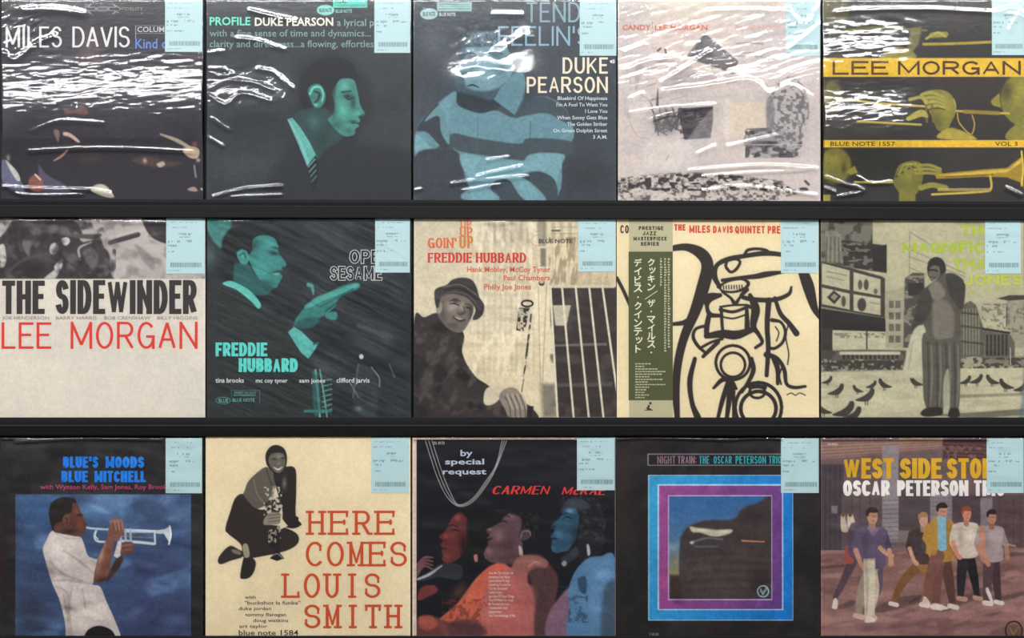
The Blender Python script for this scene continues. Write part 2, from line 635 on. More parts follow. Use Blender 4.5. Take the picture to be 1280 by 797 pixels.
def art_11(p):
    p.fill((52, 49, 56))
    p.N(0, 0, 760, 730, (66, 62, 70), 160, 90, .4, .7, .6, 3)
    p.G(0, 500, 760, 730, (44, 40, 46), (40, 37, 43), a=.7)
    p.B(325, 170, 55, 85, (120, 92, 92), .55)
    p.B(330, 215, 45, 35, (130, 104, 98), .4)
    p.B(300, 360, 26, 50, (120, 90, 90), .4)
    p.S([(232, 392), (262, 398), (300, 386), (318, 400), (312, 416), (270, 410), (240, 414)], (132, 88, 84), 4, .7)
    p.S([(195, 470), (215, 476), (212, 515), (202, 500)], (150, 120, 112), 3, .8)
    p.S([(232, 478), (258, 484), (288, 510), (282, 516), (252, 496), (230, 490)], (222, 190, 178), 3, .9)
    p.L([(195, 582), (222, 566), (244, 545)], [4, 9, 5], (176, 134, 116), 2.5)
    p.L([(582, 486), (640, 508), (690, 536)], [6, 14, 12], (176, 160, 140), 3)
    p.S([(662, 538), (700, 530), (722, 544), (716, 572), (690, 572), (668, 556)], (190, 168, 142), 3)
    p.B(705, 522, 12, 14, (150, 84, 74), .8)
    p.S([(490, 572), (540, 566), (600, 580), (660, 590), (600, 606), (520, 598), (480, 584)], (96, 72, 68), 8, .7)
    p.S([(568, 594), (590, 584), (598, 596), (580, 606)], (206, 186, 168), 3, .9)
    p.B(525, 582, 10, 12, (214, 190, 178), .8)
    p.B(330, 575, 60, 22, (74, 58, 56), .8)
    p.S([(8, 580), (40, 600), (74, 650), (92, 704), (60, 690), (10, 660)], (110, 112, 140), 4, .9)
    p.S([(20, 580), (60, 618), (74, 650), (58, 650)], (208, 206, 196), 3, .9)
    p.S([(140, 598), (170, 632), (240, 672), (250, 700), (160, 700)], (92, 92, 112), 5, .8)
    p.S([(112, 640), (140, 632), (158, 660), (150, 694), (116, 690), (104, 664)], (150, 92, 78), 4, .9)
    p.L([(128, 632), (146, 650)], 6, (214, 196, 190), 2)
    p.B(30, 572, 9, 16, (170, 160, 156), .8)
    p.S([(330, 690), (350, 668), (384, 672), (414, 712), (380, 712)], (196, 190, 172), 3, .95)
    p.S([(680, 684), (704, 676), (716, 692), (692, 692)], (196, 170, 158), 3, .8)
    p.L([(704, 600), (710, 640)], 7, (160, 150, 150), 2, .8)
    p.L([(730, 684), (742, 690)], 8, (196, 190, 186), 2, .8)
    p.B(718, 580, 9, 9, (210, 200, 196), .8)
    # outlined double-headed arrow
    for pts in ([(300, 32), (330, 14), (318, 26), (345, 26)], [(300, 32), (330, 50), (318, 38), (345, 38)],
                [(438, 32), (408, 14), (420, 26), (392, 26)], [(438, 32), (408, 50), (420, 38), (392, 38)]):
        p.L(pts, 3.2, (150, 150, 152), 1.2, .9, False)
    p.E(370, 32, 27, 9, (150, 150, 152), 2, .9)
    p.E(370, 32, 20, 5, (84, 82, 86), 2, .9)
    p.R(490, 92, 620, 93.5, (190, 188, 190), 1, .9)
    p.R(490, 92, 492, 140, (190, 188, 190), 1, .9)
    p.R(490, 120, 620, 122, (170, 168, 170), 1, .7)


def art_12(p):
    T, D = (86, 160, 148), (34, 38, 44)
    p.fill((52, 56, 60))
    p.N(0, 0, 770, 730, (60, 64, 68), 200, 160, .4, .7, .7, 5)
    p.S([(240, 730), (290, 560), (330, 430), (330, 260), (390, 205), (500, 195), (600, 300), (600, 420), (560, 520), (760, 560), (775, 740)], (40, 43, 48), 30, .9)
    # dark crown of hair
    p.S([(345, 300), (380, 235), (450, 205), (530, 225), (556, 290), (500, 296), (460, 330), (450, 420), (400, 430), (352, 380)], (31, 33, 38), 8)
    # neck
    p.S([(352, 400), (440, 390), (470, 440), (500, 500), (440, 540), (410, 580), (380, 540), (330, 430)], (46, 74, 74), 8, .9)
    p.B(398, 440, 30, 36, (64, 112, 106), .75)
    p.B(430, 500, 22, 40, (34, 52, 54), .7)
    # lit face, looking right
    p.P(catmull([(488, 292), (505, 284), (540, 288), (553, 318), (560, 350), (566, 380), (582, 408), (578, 418), (562, 424), (566, 438), (556, 446), (562, 456), (548, 468), (545, 486), (520, 494), (494, 486), (462, 452), (450, 430), (468, 410), (474, 376), (466, 340), (478, 310)], 5), (74, 142, 132), 3, 1, False, True)
    p.B(540, 320, 16, 30, (60, 122, 114), .6)
    p.B(520, 348, 22, 12, (26, 44, 46), .9)
    p.B(540, 372, 14, 30, (30, 60, 60), .75)
    p.B(508, 312, 18, 20, (110, 186, 172), .8)
    p.B(505, 400, 22, 26, (100, 178, 164), .8)
    p.B(555, 410, 14, 10, (94, 172, 158), .8)
    p.B(540, 440, 18, 8, (30, 56, 56), .8)
    p.B(470, 400, 12, 40, (36, 70, 68), .7)
    p.B(525, 476, 18, 14, (46, 92, 86), .7)
    p.L([(470, 300), (464, 350), (450, 420)], [16, 22, 16], (40, 66, 66), 8, .8)
    p.B(482, 452, 30, 18, (44, 84, 80), .7)
    p.L([(544, 352), (524, 360), (512, 352)], [3, 5, 3], (20, 32, 34), 2, .9)
    p.L([(556, 446), (536, 446)], [4, 3], (22, 38, 40), 2, .9)
    p.L([(578, 414), (560, 424)], [4, 5], (28, 50, 50), 2, .8)
    p.L([(500, 334), (530, 330)], 7, (28, 44, 46), 3, .8)
    p.end()
    # ear
    p.S([(376, 330), (390, 308), (418, 304), (438, 330), (440, 360), (424, 388), (402, 388), (386, 362)], (62, 122, 114), 3)
    p.L([(384, 340), (396, 318), (420, 316), (432, 340), (428, 366)], [7, 8, 7, 6, 5], (118, 208, 190), 2.5)
    p.L([(400, 330), (418, 340), (412, 362), (400, 372)], [5, 8, 9, 5], (30, 56, 54), 2.5)
    p.B(406, 380, 12, 8, (112, 204, 186), .8)
    # collar and striped tie
    p.P([(302, 432), (320, 426), (350, 462), (386, 520), (408, 566), (394, 580), (374, 602), (352, 530)], (100, 172, 164), 2, 1)
    p.P([(302, 432), (316, 440), (360, 530), (384, 592), (374, 602), (340, 520)], (130, 194, 190), 2, .8)
    p.P([(374, 602), (404, 562), (418, 600), (408, 680), (396, 690)], (30, 36, 40), 2.5)
    for k in range(4):
        p.L([(378 + 4 * k, 604 + 18 * k), (402 + 2 * k, 576 + 20 * k)], 4.5, (130, 196, 186), 1.6, .8 - .12 * k)
    p.B(140, 600, 120, 60, (72, 74, 78), .5)
    # emblem: oval and plate
    p.E(440, 36.5, 32, 19, (140, 216, 200), 1.5)
    p.R(467, -10, 592, 28, (96, 204, 186), 1.5)


def art_13(p):
    D, T, L = (60, 68, 76), (104, 142, 152), (124, 164, 172)
    p.fill(D)
    p.N(0, 0, 770, 730, (76, 82, 90), 220, 200, .35, .7, .7, 6)
    p.B(90, 150, 70, 90, (104, 108, 116), .6)
    p.B(650, 640, 120, 90, (48, 52, 58), .8)
    # head, dark side and lit forehead
    p.S([(205, 110), (290, 60), (370, 80), (410, 180), (410, 270), (350, 340), (270, 400), (215, 390), (180, 330), (165, 262), (190, 200)], (72, 92, 102), 6)
    p.S([(222, 126), (290, 104), (330, 126), (372, 200), (380, 262), (340, 310), (280, 330), (214, 318), (204, 276), (178, 262), (206, 206)], (122, 156, 164), 7, .95)
    p.S([(205, 96), (300, 62), (370, 90), (398, 170), (372, 190), (330, 120), (240, 116), (216, 140)], (76, 84, 92), 6)
    for k in range(5):
        p.N(205, 66, 400, 170, (50, 58, 66), 9, 9, .5, .62, .25, 33 + k)
    p.L([(200, 200), (226, 192), (250, 200)], [3, 7, 3], (46, 58, 68), 2.5, .9)
    p.L([(280, 196), (312, 186), (342, 196)], [3, 7, 3], (46, 58, 68), 2.5, .9)
    p.L([(250, 206), (236, 244), (216, 262), (232, 272)], [4, 5, 7, 5], (84, 108, 118), 4, .8)
    p.B(270, 250, 20, 24, (146, 178, 184), .6)
    p.B(340, 240, 24, 50, (86, 108, 118), .7)
    p.B(235, 205, 26, 10, (58, 72, 82), .8)
    p.B(310, 200, 30, 12, (58, 72, 82), .6)
    p.B(204, 266, 20, 10, (52, 68, 78), .7)
    p.L([(214, 312), (234, 308), (256, 316)], [3, 7, 3], (44, 56, 64), 2)
    p.S([(168, 336), (240, 345), (300, 362), (340, 330), (330, 390), (250, 416), (200, 396)], (48, 58, 66), 7)
    p.P([(310, 360), (348, 300), (412, 240), (428, 300), (420, 350), (386, 416)], T, 3)
    p.L([(386, 416), (410, 380), (422, 330)], 4, (80, 108, 118), 2, .8)
    # striped shirt
    p.S([(30, 470), (80, 400), (170, 330), (180, 380), (260, 410), (320, 400), (390, 424), (470, 350), (560, 380), (600, 470), (590, 520), (560, 560), (520, 730), (200, 730), (160, 520), (70, 560), (30, 560)], T, 3)
    p.S([(30, 470), (80, 400), (118, 380), (150, 480), (150, 520), (130, 540), (70, 480)], (54, 62, 70), 4)
    p.S([(60, 440), (100, 390), (160, 340), (176, 352), (148, 410), (150, 520), (120, 480), (110, 420)], (112, 152, 160), 3, .9)
    p.S([(28, 490), (70, 520), (100, 560), (60, 572), (28, 580)], L, 3)
    p.S([(388, 424), (470, 350), (560, 384), (592, 450), (560, 440), (500, 410), (420, 420)], (66, 80, 88), 4)
    p.S([(160, 484), (250, 500), (400, 520), (440, 500), (590, 512), (586, 560), (500, 556), (440, 582), (300, 566), (170, 540)], (66, 78, 86), 4)
    p.L([(254, 424), (250, 620)], 3, (76, 100, 110), 2, .7)
    p.L([(444, 440), (440, 560)], 3, (58, 74, 82), 2, .7)
    p.S([(28, 560), (140, 540), (186, 560), (206, 640), (220, 720), (28, 720)], (58, 64, 72), 5)
    p.S([(190, 560), (300, 574), (430, 590), (400, 650), (300, 660), (220, 640)], L, 4, .9)
    p.S([(440, 560), (560, 558), (556, 600), (520, 690), (470, 640), (420, 620)], L, 4, .9)
    p.S([(400, 640), (470, 620), (530, 650), (540, 720), (490, 720), (440, 660)], (60, 72, 80), 4)
    p.S([(300, 670), (360, 650), (430, 720), (330, 722)], (60, 72, 80), 4)
    p.S([(370, 640), (430, 650), (500, 722), (420, 722)], (120, 160, 168), 4, .9)
    p.S([(210, 690), (280, 680), (330, 722), (200, 722)], (120, 160, 168), 4, .9)
    # emblem
    p.E(76, 50, 32, 20.5, (176, 208, 208), 1.5)
    p.R(105, 7, 231, 41, (160, 194, 194), 1.5)
    p.R(112, 14, 224, 16.5, (84, 108, 112), 1, .8)
    p.R(112, 21, 224, 24, (112, 140, 144), 1, .8)
    p.R(112, 30, 224, 33, (84, 108, 112), 1, .8)


def art_14(p):
    p.fill((202, 190, 184))
    p.G(20, 0, 770, 120, (214, 204, 186), (204, 194, 188), a=.8)
    p.N(20, 0, 770, 730, (190, 180, 178), 240, 160, .45, .7, .6, 8)
    p.R(150, 60, 420, 330, (208, 192, 182), 10, .6)
    p.R(415, 372, 560, 495, (210, 196, 178), 3, .9)
    p.P([(335, 120), (272, 200), (290, 215), (440, 268), (458, 222)], (102, 96, 98), 2)
    p.P([(335, 120), (458, 222), (440, 250), (330, 168)], (118, 110, 112), 2.5, .8)
    p.S([(180, 300), (240, 240), (330, 260), (420, 270), (430, 290), (340, 310), (260, 330), (200, 320)], (160, 152, 154), 12, .6)
    for k in range(26):
        rng = np.random.RandomState(k + 40)
        x, y = 90 + rng.rand() * 330, 220 + rng.rand() * 150
        p.L([(x, y), (x + 25 + rng.rand() * 40, y - 6 - rng.rand() * 16)], [2, 5, ][k % 2], (120, 112, 114), 2.5, .45)
    # leafy plant
    rng = np.random.RandomState(4)
    for k in range(34):
        a = math.radians(200 + 140 * rng.rand())
        l = 40 + 60 * rng.rand()
        x0, y0 = 195 + 26 * rng.randn(), 470 + 10 * rng.randn()
        p.L([(x0, y0), (x0 + l * .6 * math.cos(a), y0 + l * .7 * math.sin(a)), (x0 + l * math.cos(a) * 1.1, y0 + l * .9 * math.sin(a))], [5, 5, 2], (70 if k % 2 else 100), 1.6, .75)
    p.L([(166, 322), (164, 380)], [3, 10], (86, 82, 84), 2, .9)
    p.L([(100, 340), (130, 360), (150, 392)], 4, (90, 86, 88), 2, .8)
    p.L([(176, 176), (166, 184)], 8, (86, 80, 82), 2, .8)
    p.L([(192, 174), (196, 198)], 6, (86, 80, 82), 2, .8)
    p.L([(196, 580), (206, 562)], 6, (90, 84, 84), 2, .8)
    for q in ([(60, 370), (62, 430), (90, 490), (140, 505)], [(240, 310), (236, 250), (270, 220)]):
        p.L(q, 3, (160, 152, 150), 2, .6)
    p.E(196, 440, 46, 50, (120, 112, 112), 14, .45)
    p.L([(150, 440), (200, 424), (245, 420)], 6, (70, 66, 68), 2.5, .8)
    p.L([(330, 130), (300, 170), (276, 204)], 5, (150, 142, 142), 2, .7)
    p.S([(86, 240), (112, 232), (100, 300), (84, 330)], (150, 140, 142), 6, .5)
    p.S([(60, 340), (130, 330), (136, 380), (110, 430), (64, 410)], (214, 204, 200), 8, .7)
    p.S([(405, 380), (424, 372), (424, 500), (440, 540), (410, 520)], (214, 206, 202), 4, .6)
    p.S([(120, 520), (200, 500), (290, 520), (300, 600), (180, 620), (110, 590)], (212, 202, 196), 16, .7)
    # dark pail and basket
    p.P([(238, 394), (366, 384), (366, 440), (356, 500), (262, 506), (250, 450)], (84, 78, 82), 2.5)
    for k in range(7):
        p.L([(262 + 12 * k, 410 + 8 * k), (300 + 9 * k, 404 + 8 * k)], 4, (140, 134, 138), 2, .6)
    p.N(245, 390, 362, 502, (54, 48, 52), 22, 10, .45, .6, .7, 3)
    p.S([(372, 388), (378, 480), (360, 512), (270, 516)], (196, 190, 188), 4, .4)
    p.S([(478, 500), (520, 468), (640, 470), (690, 520), (646, 556), (560, 572), (500, 556)], (110, 104, 106), 3)
    p.N(482, 470, 684, 570, (190, 184, 182), 46, 12, .45, .65, .7, 5)
    p.N(482, 470, 684, 570, (50, 46, 48), 22, 20, .5, .68, .7, 9)
    p.L([(480, 524), (690, 524)], 4, (200, 194, 190), 1.5, .8)
    p.L([(488, 468), (610, 462)], 4, (84, 80, 82), 1.5, .7)
    for y in (158, 195, 205):
        p.L([(450, y), (500, y - 4), (548, y + 2)], 4, (128, 122, 124), 1.5, .7)
    # mottled ball
    p.E(640, 405, 74, 130, (184, 178, 176), 5, .8, 0, True)
    p.N(560, 180, 720, 540, (104, 100, 102), 11, 11, .42, .62, .8, 12)
    p.end()
    p.B(566, 405, 12, 60, (130, 124, 124), .6)
    p.S([(560, 370), (575, 350), (590, 400), (580, 470), (562, 470)], (130, 124, 126), 4, .7)
    # pebbly ground
    p.clip = np.clip((p.V - (648 - 26 * np.sin((p.U - 60) / 190.0 + .4) ** 1)) / 10, 0, 1) * np.clip((668 - p.U + 40 * np.sin(p.V / 9.0)) / 30, 0, 1)
    p.N(20, 600, 770, 730, (90, 84, 80), 12, 9, .42, .6, .9, 20)
    p.N(20, 600, 770, 730, (208, 198, 188), 13, 9, .52, .66, .7, 23)
    p.N(20, 610, 770, 690, (40, 37, 38), 22, 13, .53, .64, .85, 27)
    p.end()
    p.E(694, 686, 17, 8, (74, 66, 66), 2)
    p.L([(700, 656), (712, 668)], 9, (80, 74, 74), 2)
    p.R(752, 0, 790, 730, (170, 160, 150), 2, .4)


def horn(p, x0, y0, x1, y1, c, hi, bell=0):
    """printed trumpet tubing"""
    dx, dy = x1 - x0, y1 - y0
    l = math.hypot(dx, dy)
    nx, ny = -dy / l, dx / l
    p.L([(x0, y0), (x1, y1)], 8, c, 1.8)
    p.L([(x0, y0 - 2), (x1, y1 - 2)], 3, hi, 1.4, .8)


def art_15(p):
    B, O, D = (46, 44, 40), (146, 138, 56), (74, 66, 30)
    Y = (222, 184, 52)
    p.fill(B)
    p.N(0, 0, 770, 730, (58, 52, 48), 180, 150, .4, .7, .7, 31)
    p.G(420, 280, 770, 510, (64, 52, 46), (50, 44, 42), a=.7)
    # first strip
    p.L([(60, 120), (200, 100), (400, 110)], 9, (130, 122, 58), 2.5, .8)
    p.L([(390, 160), (500, 158), (636, 152)], 10, (176, 150, 56), 2)
    p.L([(420, 128), (470, 124)], 20, O, 3)
    p.L([(400, 140), (440, 118), (470, 132)], 9, (170, 160, 74), 2)
    p.S([(240, 200), (290, 170), (340, 180), (360, 210), (240, 212)], (150, 142, 70), 4, .9)
    p.P([(345, 100), (384, 95), (372, 160), (340, 200), (328, 180)], (130, 122, 64), 4, .8)
    p.E(60, 40, 60, 60, (120, 112, 60), 14, .6)
    # second strip
    p.E(760, 360, 92, 100, (128, 122, 52), 5)
    p.B(740, 330, 40, 60, (170, 160, 66), .6)
    p.B(690, 330, 26, 40, (70, 62, 40), .8)
    p.P([(632, 366), (664, 336), (670, 390), (640, 382)], O, 3)
    p.S([(700, 470), (754, 440), (770, 504), (690, 504)], (140, 132, 60), 4)
    horn(p, 40, 352, 250, 378, (172, 150, 60), (222, 204, 104))
    horn(p, 180, 372, 400, 386, (180, 156, 60), (226, 208, 104))
    horn(p, 150, 440, 380, 452, (170, 148, 56), (220, 204, 110))
    horn(p, 505, 402, 700, 412, (176, 150, 60), (220, 200, 110))
    p.L([(540, 404), (660, 410)], 14, (150, 130, 50), 2.5)
    p.L([(512, 410), (520, 446), (560, 486), (574, 452), (566, 418)], 5, (180, 156, 70), 1.8)
    p.P(catmull([(404, 392), (384, 362), (376, 344), (400, 330), (446, 324), (484, 338), (506, 372), (504, 410), (486, 450), (472, 476), (440, 470), (424, 430), (412, 410)], 5), (132, 124, 52), 2.5, 1, False, True)
    p.B(470, 380, 36, 50, (158, 148, 66), .8)
    p.B(436, 440, 24, 40, (86, 78, 36), .7)
    for k in range(4):
        p.L([(376 + 4 * k, 342 + 17 * k), (420 + 4 * k, 336 + 15 * k), (462 + 2 * k, 352 + 12 * k)], [11, 13, 8], (176, 166, 80), 3, .75)
        p.L([(380 + 4 * k, 352 + 17 * k), (424 + 4 * k, 346 + 15 * k), (462 + 2 * k, 362 + 12 * k)], [5, 5, 3], (62, 54, 26), 2, .85)
    p.L([(500, 360), (508, 400), (492, 444)], 4, (206, 196, 110), 2.5, .7)
    p.end()
    for x in (398, 420):
        p.L([(x, 380), (x + 4, 440)], 9, (120, 104, 46), 2, .8)
    p.L([(335, 430), (380, 410), (400, 420)], [16, 26, 14], (176, 164, 70), 2.5)
    p.L([(340, 360), (384, 352), (400, 370)], 12, (170, 158, 66), 2.5)
    p.S([(440, 500), (480, 464), (530, 474), (580, 506)], (172, 156, 66), 4)
    p.E(60, 350, 34, 60, (130, 122, 60), 10, .7)
    # third strip
    p.E(70, 600, 58, 66, (122, 116, 52), 8)
    p.B(60, 580, 30, 30, (160, 150, 70), .6)
    p.P([(112, 620), (140, 600), (152, 626), (124, 634)], O, 3)
    p.B(100, 610, 12, 26, (60, 54, 34), .7)
    horn(p, 140, 660, 280, 660, (160, 144, 64), (210, 200, 130))
    p.P(catmull([(284, 640), (300, 600), (336, 584), (372, 586), (388, 612), (384, 660), (366, 700), (330, 716), (300, 696), (280, 664)], 5), (118, 112, 48), 2.5, 1, False, True)
    p.B(330, 630, 30, 40, (150, 142, 64), .8)
    for k in range(3):
        p.L([(290 + 22 * k, 640 - 14 * k), (318 + 20 * k, 604 - 4 * k), (372, 606 + 12 * k)], [6, 5, 4], (60, 54, 26), 2, .8)
        p.L([(296 + 22 * k, 632 - 14 * k), (324 + 18 * k, 596 - 2 * k), (376, 598 + 12 * k)], [6, 7, 5], (182, 172, 84), 2.5, .7)
    p.end()
    p.P([(300, 680), (360, 690), (360, 730), (300, 730)], (130, 124, 54), 4)
    for k in range(3):
        p.L([(360, 600 + 14 * k), (410, 598 + 14 * k), (450, 612 + 10 * k)], 11, (150, 142, 60), 2.5)
    p.L([(380, 680), (420, 670), (470, 680)], 20, (146, 138, 60), 3)
    p.P([(430, 630), (620, 612), (690, 608), (742, 570), (748, 545), (752, 680), (738, 660), (690, 642), (600, 640), (436, 648)], (164, 136, 44), 2.5)
    p.P([(440, 634), (620, 618), (700, 612), (744, 572), (742, 590), (690, 624), (500, 638)], (222, 192, 84), 2.5, .8)
    p.L([(744, 548), (750, 610), (744, 672)], 6, (226, 200, 90), 2)
    p.L([(628, 622), (634, 680), (600, 694), (420, 704)], 8, (206, 178, 76), 2)
    p.L([(470, 640), (640, 632)], 4, (90, 74, 30), 2, .7)
    p.R(24, 705, 52, 730, (150, 142, 60), 2)
    p.G(440, 682, 630, 694, (190, 176, 110), (170, 150, 70), a=.8)
    # yellow bands
    p.R(16, 210, 790, 278, Y, 1.2)
    p.R(16, 507, 790, 534, Y, 1.2)

# ------------------------------------------------------------------ the printed covers, middle row


def art_21(p):
    p.fill((221, 213, 200))
    p.N(0, 270, 760, 800, (212, 206, 194), 260, 160, .4, .7, .6, 41)
    # grey photograph along the top
    p.R(-30, 40, 760, 270, (178, 168, 164), 1.4, 1, True)
    p.B(560, 130, 130, 90, (196, 188, 182), .8)
    p.S([(-20, 130), (20, 80), (60, 54), (160, 50), (260, 56), (296, 100), (290, 130), (330, 150), (390, 170), (402, 250), (390, 290), (60, 290), (-20, 290)], (62, 56, 58), 5)
    p.S([(-30, 40), (40, 46), (30, 80), (0, 120), (-30, 130)], (186, 180, 172), 5)
    p.S([(-10, 160), (14, 146), (22, 200), (10, 230), (-10, 220)], (206, 200, 190), 4)
    p.S([(90, 120), (118, 112), (132, 130), (110, 160), (104, 190), (80, 150)], (120, 114, 114), 5, .9)
    p.S([(182, 150), (200, 140), (214, 160), (196, 182), (180, 176)], (196, 188, 184), 3.5)
    p.S([(222, 126), (244, 120), (254, 134), (240, 150), (226, 144)], (206, 198, 194), 3.5)
    p.S([(196, 226), (214, 204), (228, 200), (220, 236), (204, 242)], (210, 202, 198), 3.5)
    p.S([(150, 280), (200, 236), (214, 246), (180, 290)], (196, 190, 184), 4)
    p.S([(170, 76), (240, 84), (290, 108), (280, 120), (210, 108), (160, 100)], (110, 104, 104), 7, .9)
    p.S([(284, 150), (330, 132), (370, 140), (392, 230), (380, 280), (320, 220), (284, 196)], (70, 64, 66), 4)
    p.L([(290, 200), (286, 160), (330, 138)], [9, 8, 5], (176, 168, 164), 3)
    p.S([(300, 176), (330, 160), (356, 190), (344, 232), (320, 220)], (104, 98, 98), 6, .9)
    p.L([(250, 112), (330, 118), (362, 112)], [10, 18, 12], (86, 80, 80), 4)
    p.L([(398, 140), (450, 124), (498, 110)], [16, 19, 20], (66, 60, 62), 3)
    p.L([(398, 122), (520, 92)], 12, (206, 198, 192), 6, .6)
    p.S([(516, 40), (606, 40), (640, 140), (590, 140), (540, 110)], (60, 54, 56), 4)
    p.S([(488, 150), (510, 156), (556, 200), (556, 240), (520, 206)], (140, 132, 130), 7, .8)
    p.S([(596, 170), (700, 150), (700, 280), (610, 270)], (196, 188, 182), 8, .7)
    p.S([(400, 200), (470, 190), (520, 230), (480, 268), (410, 268)], (196, 188, 184), 10, .6)
    p.N(-30, 40, 760, 270, (126, 118, 116), 40, 30, .5, .8, .6, 42, 20)
    p.N(-30, 40, 420, 270, (44, 39, 41), 30, 36, .52, .75, .7, 43, -30)
    p.B(150, 190, 40, 30, (84, 77, 78), .8)
    p.B(120, 230, 60, 26, (40, 35, 37), .8)
    p.L([(20, 250), (90, 200), (170, 180)], 12, (92, 85, 85), 6, .6)
    p.end()


def art_22(p):
    T, H = (62, 136, 130), (92, 176, 166)
    p.fill((44, 50, 53))
    p.N(0, 40, 770, 790, (64, 68, 70), 220, 26, .45, .75, .8, 44, 28)  # slanting grey streaks: sheen of the film painted into the print
    p.N(0, 40, 770, 790, (30, 36, 40), 150, 120, .45, .7, .7, 45)
    p.B(660, 470, 80, 40, (84, 84, 86), .5, 25)
    p.B(430, 600, 60, 40, (90, 84, 84), .5, 40)
    p.B(120, 430, 60, 40, (70, 66, 52), .5)
    p.B(20, 190, 30, 60, (92, 116, 122), .6)
    p.S([(14, 50), (96, 60), (84, 110), (60, 160), (14, 100)], (72, 140, 134), 6, .9)
    # dark jacket
    p.S([(10, 320), (70, 290), (160, 330), (210, 380), (320, 440), (380, 560), (430, 640), (400, 790), (10, 790)], (50, 54, 54), 16, .8)
    # head looking right
    p.S([(66, 130), (104, 86), (180, 74), (250, 92), (272, 130), (250, 170), (150, 210), (120, 210), (72, 180)], (30, 34, 36), 6)
    p.P(catmull([(178, 128), (210, 112), (252, 122), (268, 150), (268, 170), (280, 190), (297, 214), (293, 226), (280, 230), (284, 240), (274, 250), (284, 262), (272, 284), (262, 302), (236, 300), (200, 274), (170, 220), (160, 190), (176, 166)], 5), T, 3, 1, False, True)
    p.B(200, 236, 40, 50, (78, 156, 148), .8)
    p.B(240, 145, 24, 24, (84, 164, 156), .6)
    p.B(254, 178, 26, 9, (32, 56, 56), .85, 12)
    p.B(262, 160, 20, 6, (30, 50, 52), .8, 15)
    p.B(268, 244, 22, 5, (24, 44, 46), .9, -8)
    p.B(262, 254, 14, 5, (190, 220, 212), .5, -8)
    p.B(220, 285, 34, 14, (38, 84, 84), .7)
    p.B(180, 150, 20, 30, (40, 74, 74), .8)
    p.end()
    p.P([(110, 214), (160, 214), (200, 272), (256, 300), (230, 330), (170, 330), (104, 290)], (44, 98, 96), 6, .95)
    p.S([(118, 180), (134, 164), (156, 172), (164, 196), (152, 218), (132, 212)], (74, 150, 142), 3)
    p.L([(128, 186), (142, 178), (152, 196)], 5, (38, 82, 80), 2)
    p.S([(68, 286), (96, 278), (140, 296), (180, 326), (206, 364), (196, 378), (170, 352), (120, 312), (76, 294)], (104, 192, 180), 2.5)
    # reaching hand and cuff
    p.S([(360, 380), (400, 340), (450, 320), (500, 296), (550, 284), (566, 292), (556, 308), (520, 322), (488, 342), (474, 372), (440, 400), (400, 420), (340, 440), (330, 420)], (58, 128, 122), 3)
    p.L([(370, 372), (440, 336), (552, 294)], [14, 20, 15], H, 4, .8)
    p.L([(440, 388), (490, 350), (540, 318)], 4, (32, 62, 62), 2, .9)
    p.L([(420, 372), (480, 340), (540, 306)], 3.5, (36, 76, 74), 2, .8)
    p.S([(440, 396), (478, 390), (482, 412), (470, 420), (444, 412)], (66, 136, 130), 4)
    p.L([(378, 292), (392, 300), (396, 326)], [14, 13, 5], (82, 156, 150), 3)
    p.S([(320, 440), (380, 410), (420, 420), (380, 450)], (46, 96, 94), 6)
    p.P([(304, 464), (326, 444), (352, 460), (398, 504), (416, 500), (404, 524), (378, 560), (350, 536)], (96, 178, 170), 2.2)
    p.L([(398, 506), (414, 502)], 7, (50, 96, 94), 2)
    # saxophone at the foot
    p.L([(404, 600), (414, 700), (420, 770)], 7, (120, 180, 172), 2)
    p.L([(420, 600), (436, 700), (446, 770)], 6, (98, 160, 152), 2)
    for k in range(7):
        p.L([(430, 640 + 19 * k), (462, 634 + 18 * k)], 5, (104, 164, 156), 2, .8)
    p.L([(366, 750), (460, 748)], 10, (70, 140, 132), 3, .9)
    p.S([(392, 620), (410, 620), (424, 740), (400, 760)], (54, 112, 108), 5, .7)
    p.E(570, 552, 8, 9, (196, 206, 204), 2.5)
    p.L([(560, 580), (548, 650), (540, 700)], 5, (150, 160, 160), 2.5, .6)
    p.L([(606, 590), (634, 628), (636, 660)], 5, (160, 170, 168), 2.5, .7)
    p.L([(530, 648), (560, 700)], 5, (170, 178, 176), 2.5, .6)
    p.S([(556, 590), (600, 590), (630, 660), (620, 770), (560, 760), (540, 690)], (70, 80, 82), 10, .5)
    p.B(560, 740, 18, 12, (170, 180, 178), .5)
    p.L([(672, 580), (690, 626)], 5, (120, 130, 130), 3, .6)
    p.L([(480, 590), (640, 660)], 4, (104, 104, 104), 3, .5)
    p.L([(560, 440), (680, 480)], 14, (104, 100, 104), 6, .5)
    # emblem outlines
    p.ring(70, 711, 26, 12, 2.6, (84, 150, 140), .9)
    for q in ([(100, 674), (202, 674)], [(202, 674), (202, 720)], [(100, 674), (100, 700)]):
        p.L(q, 2.2, (70, 128, 120), 1, .8, False)
    p.R(106, 690, 188, 694, (90, 160, 150), 1.2, .8)


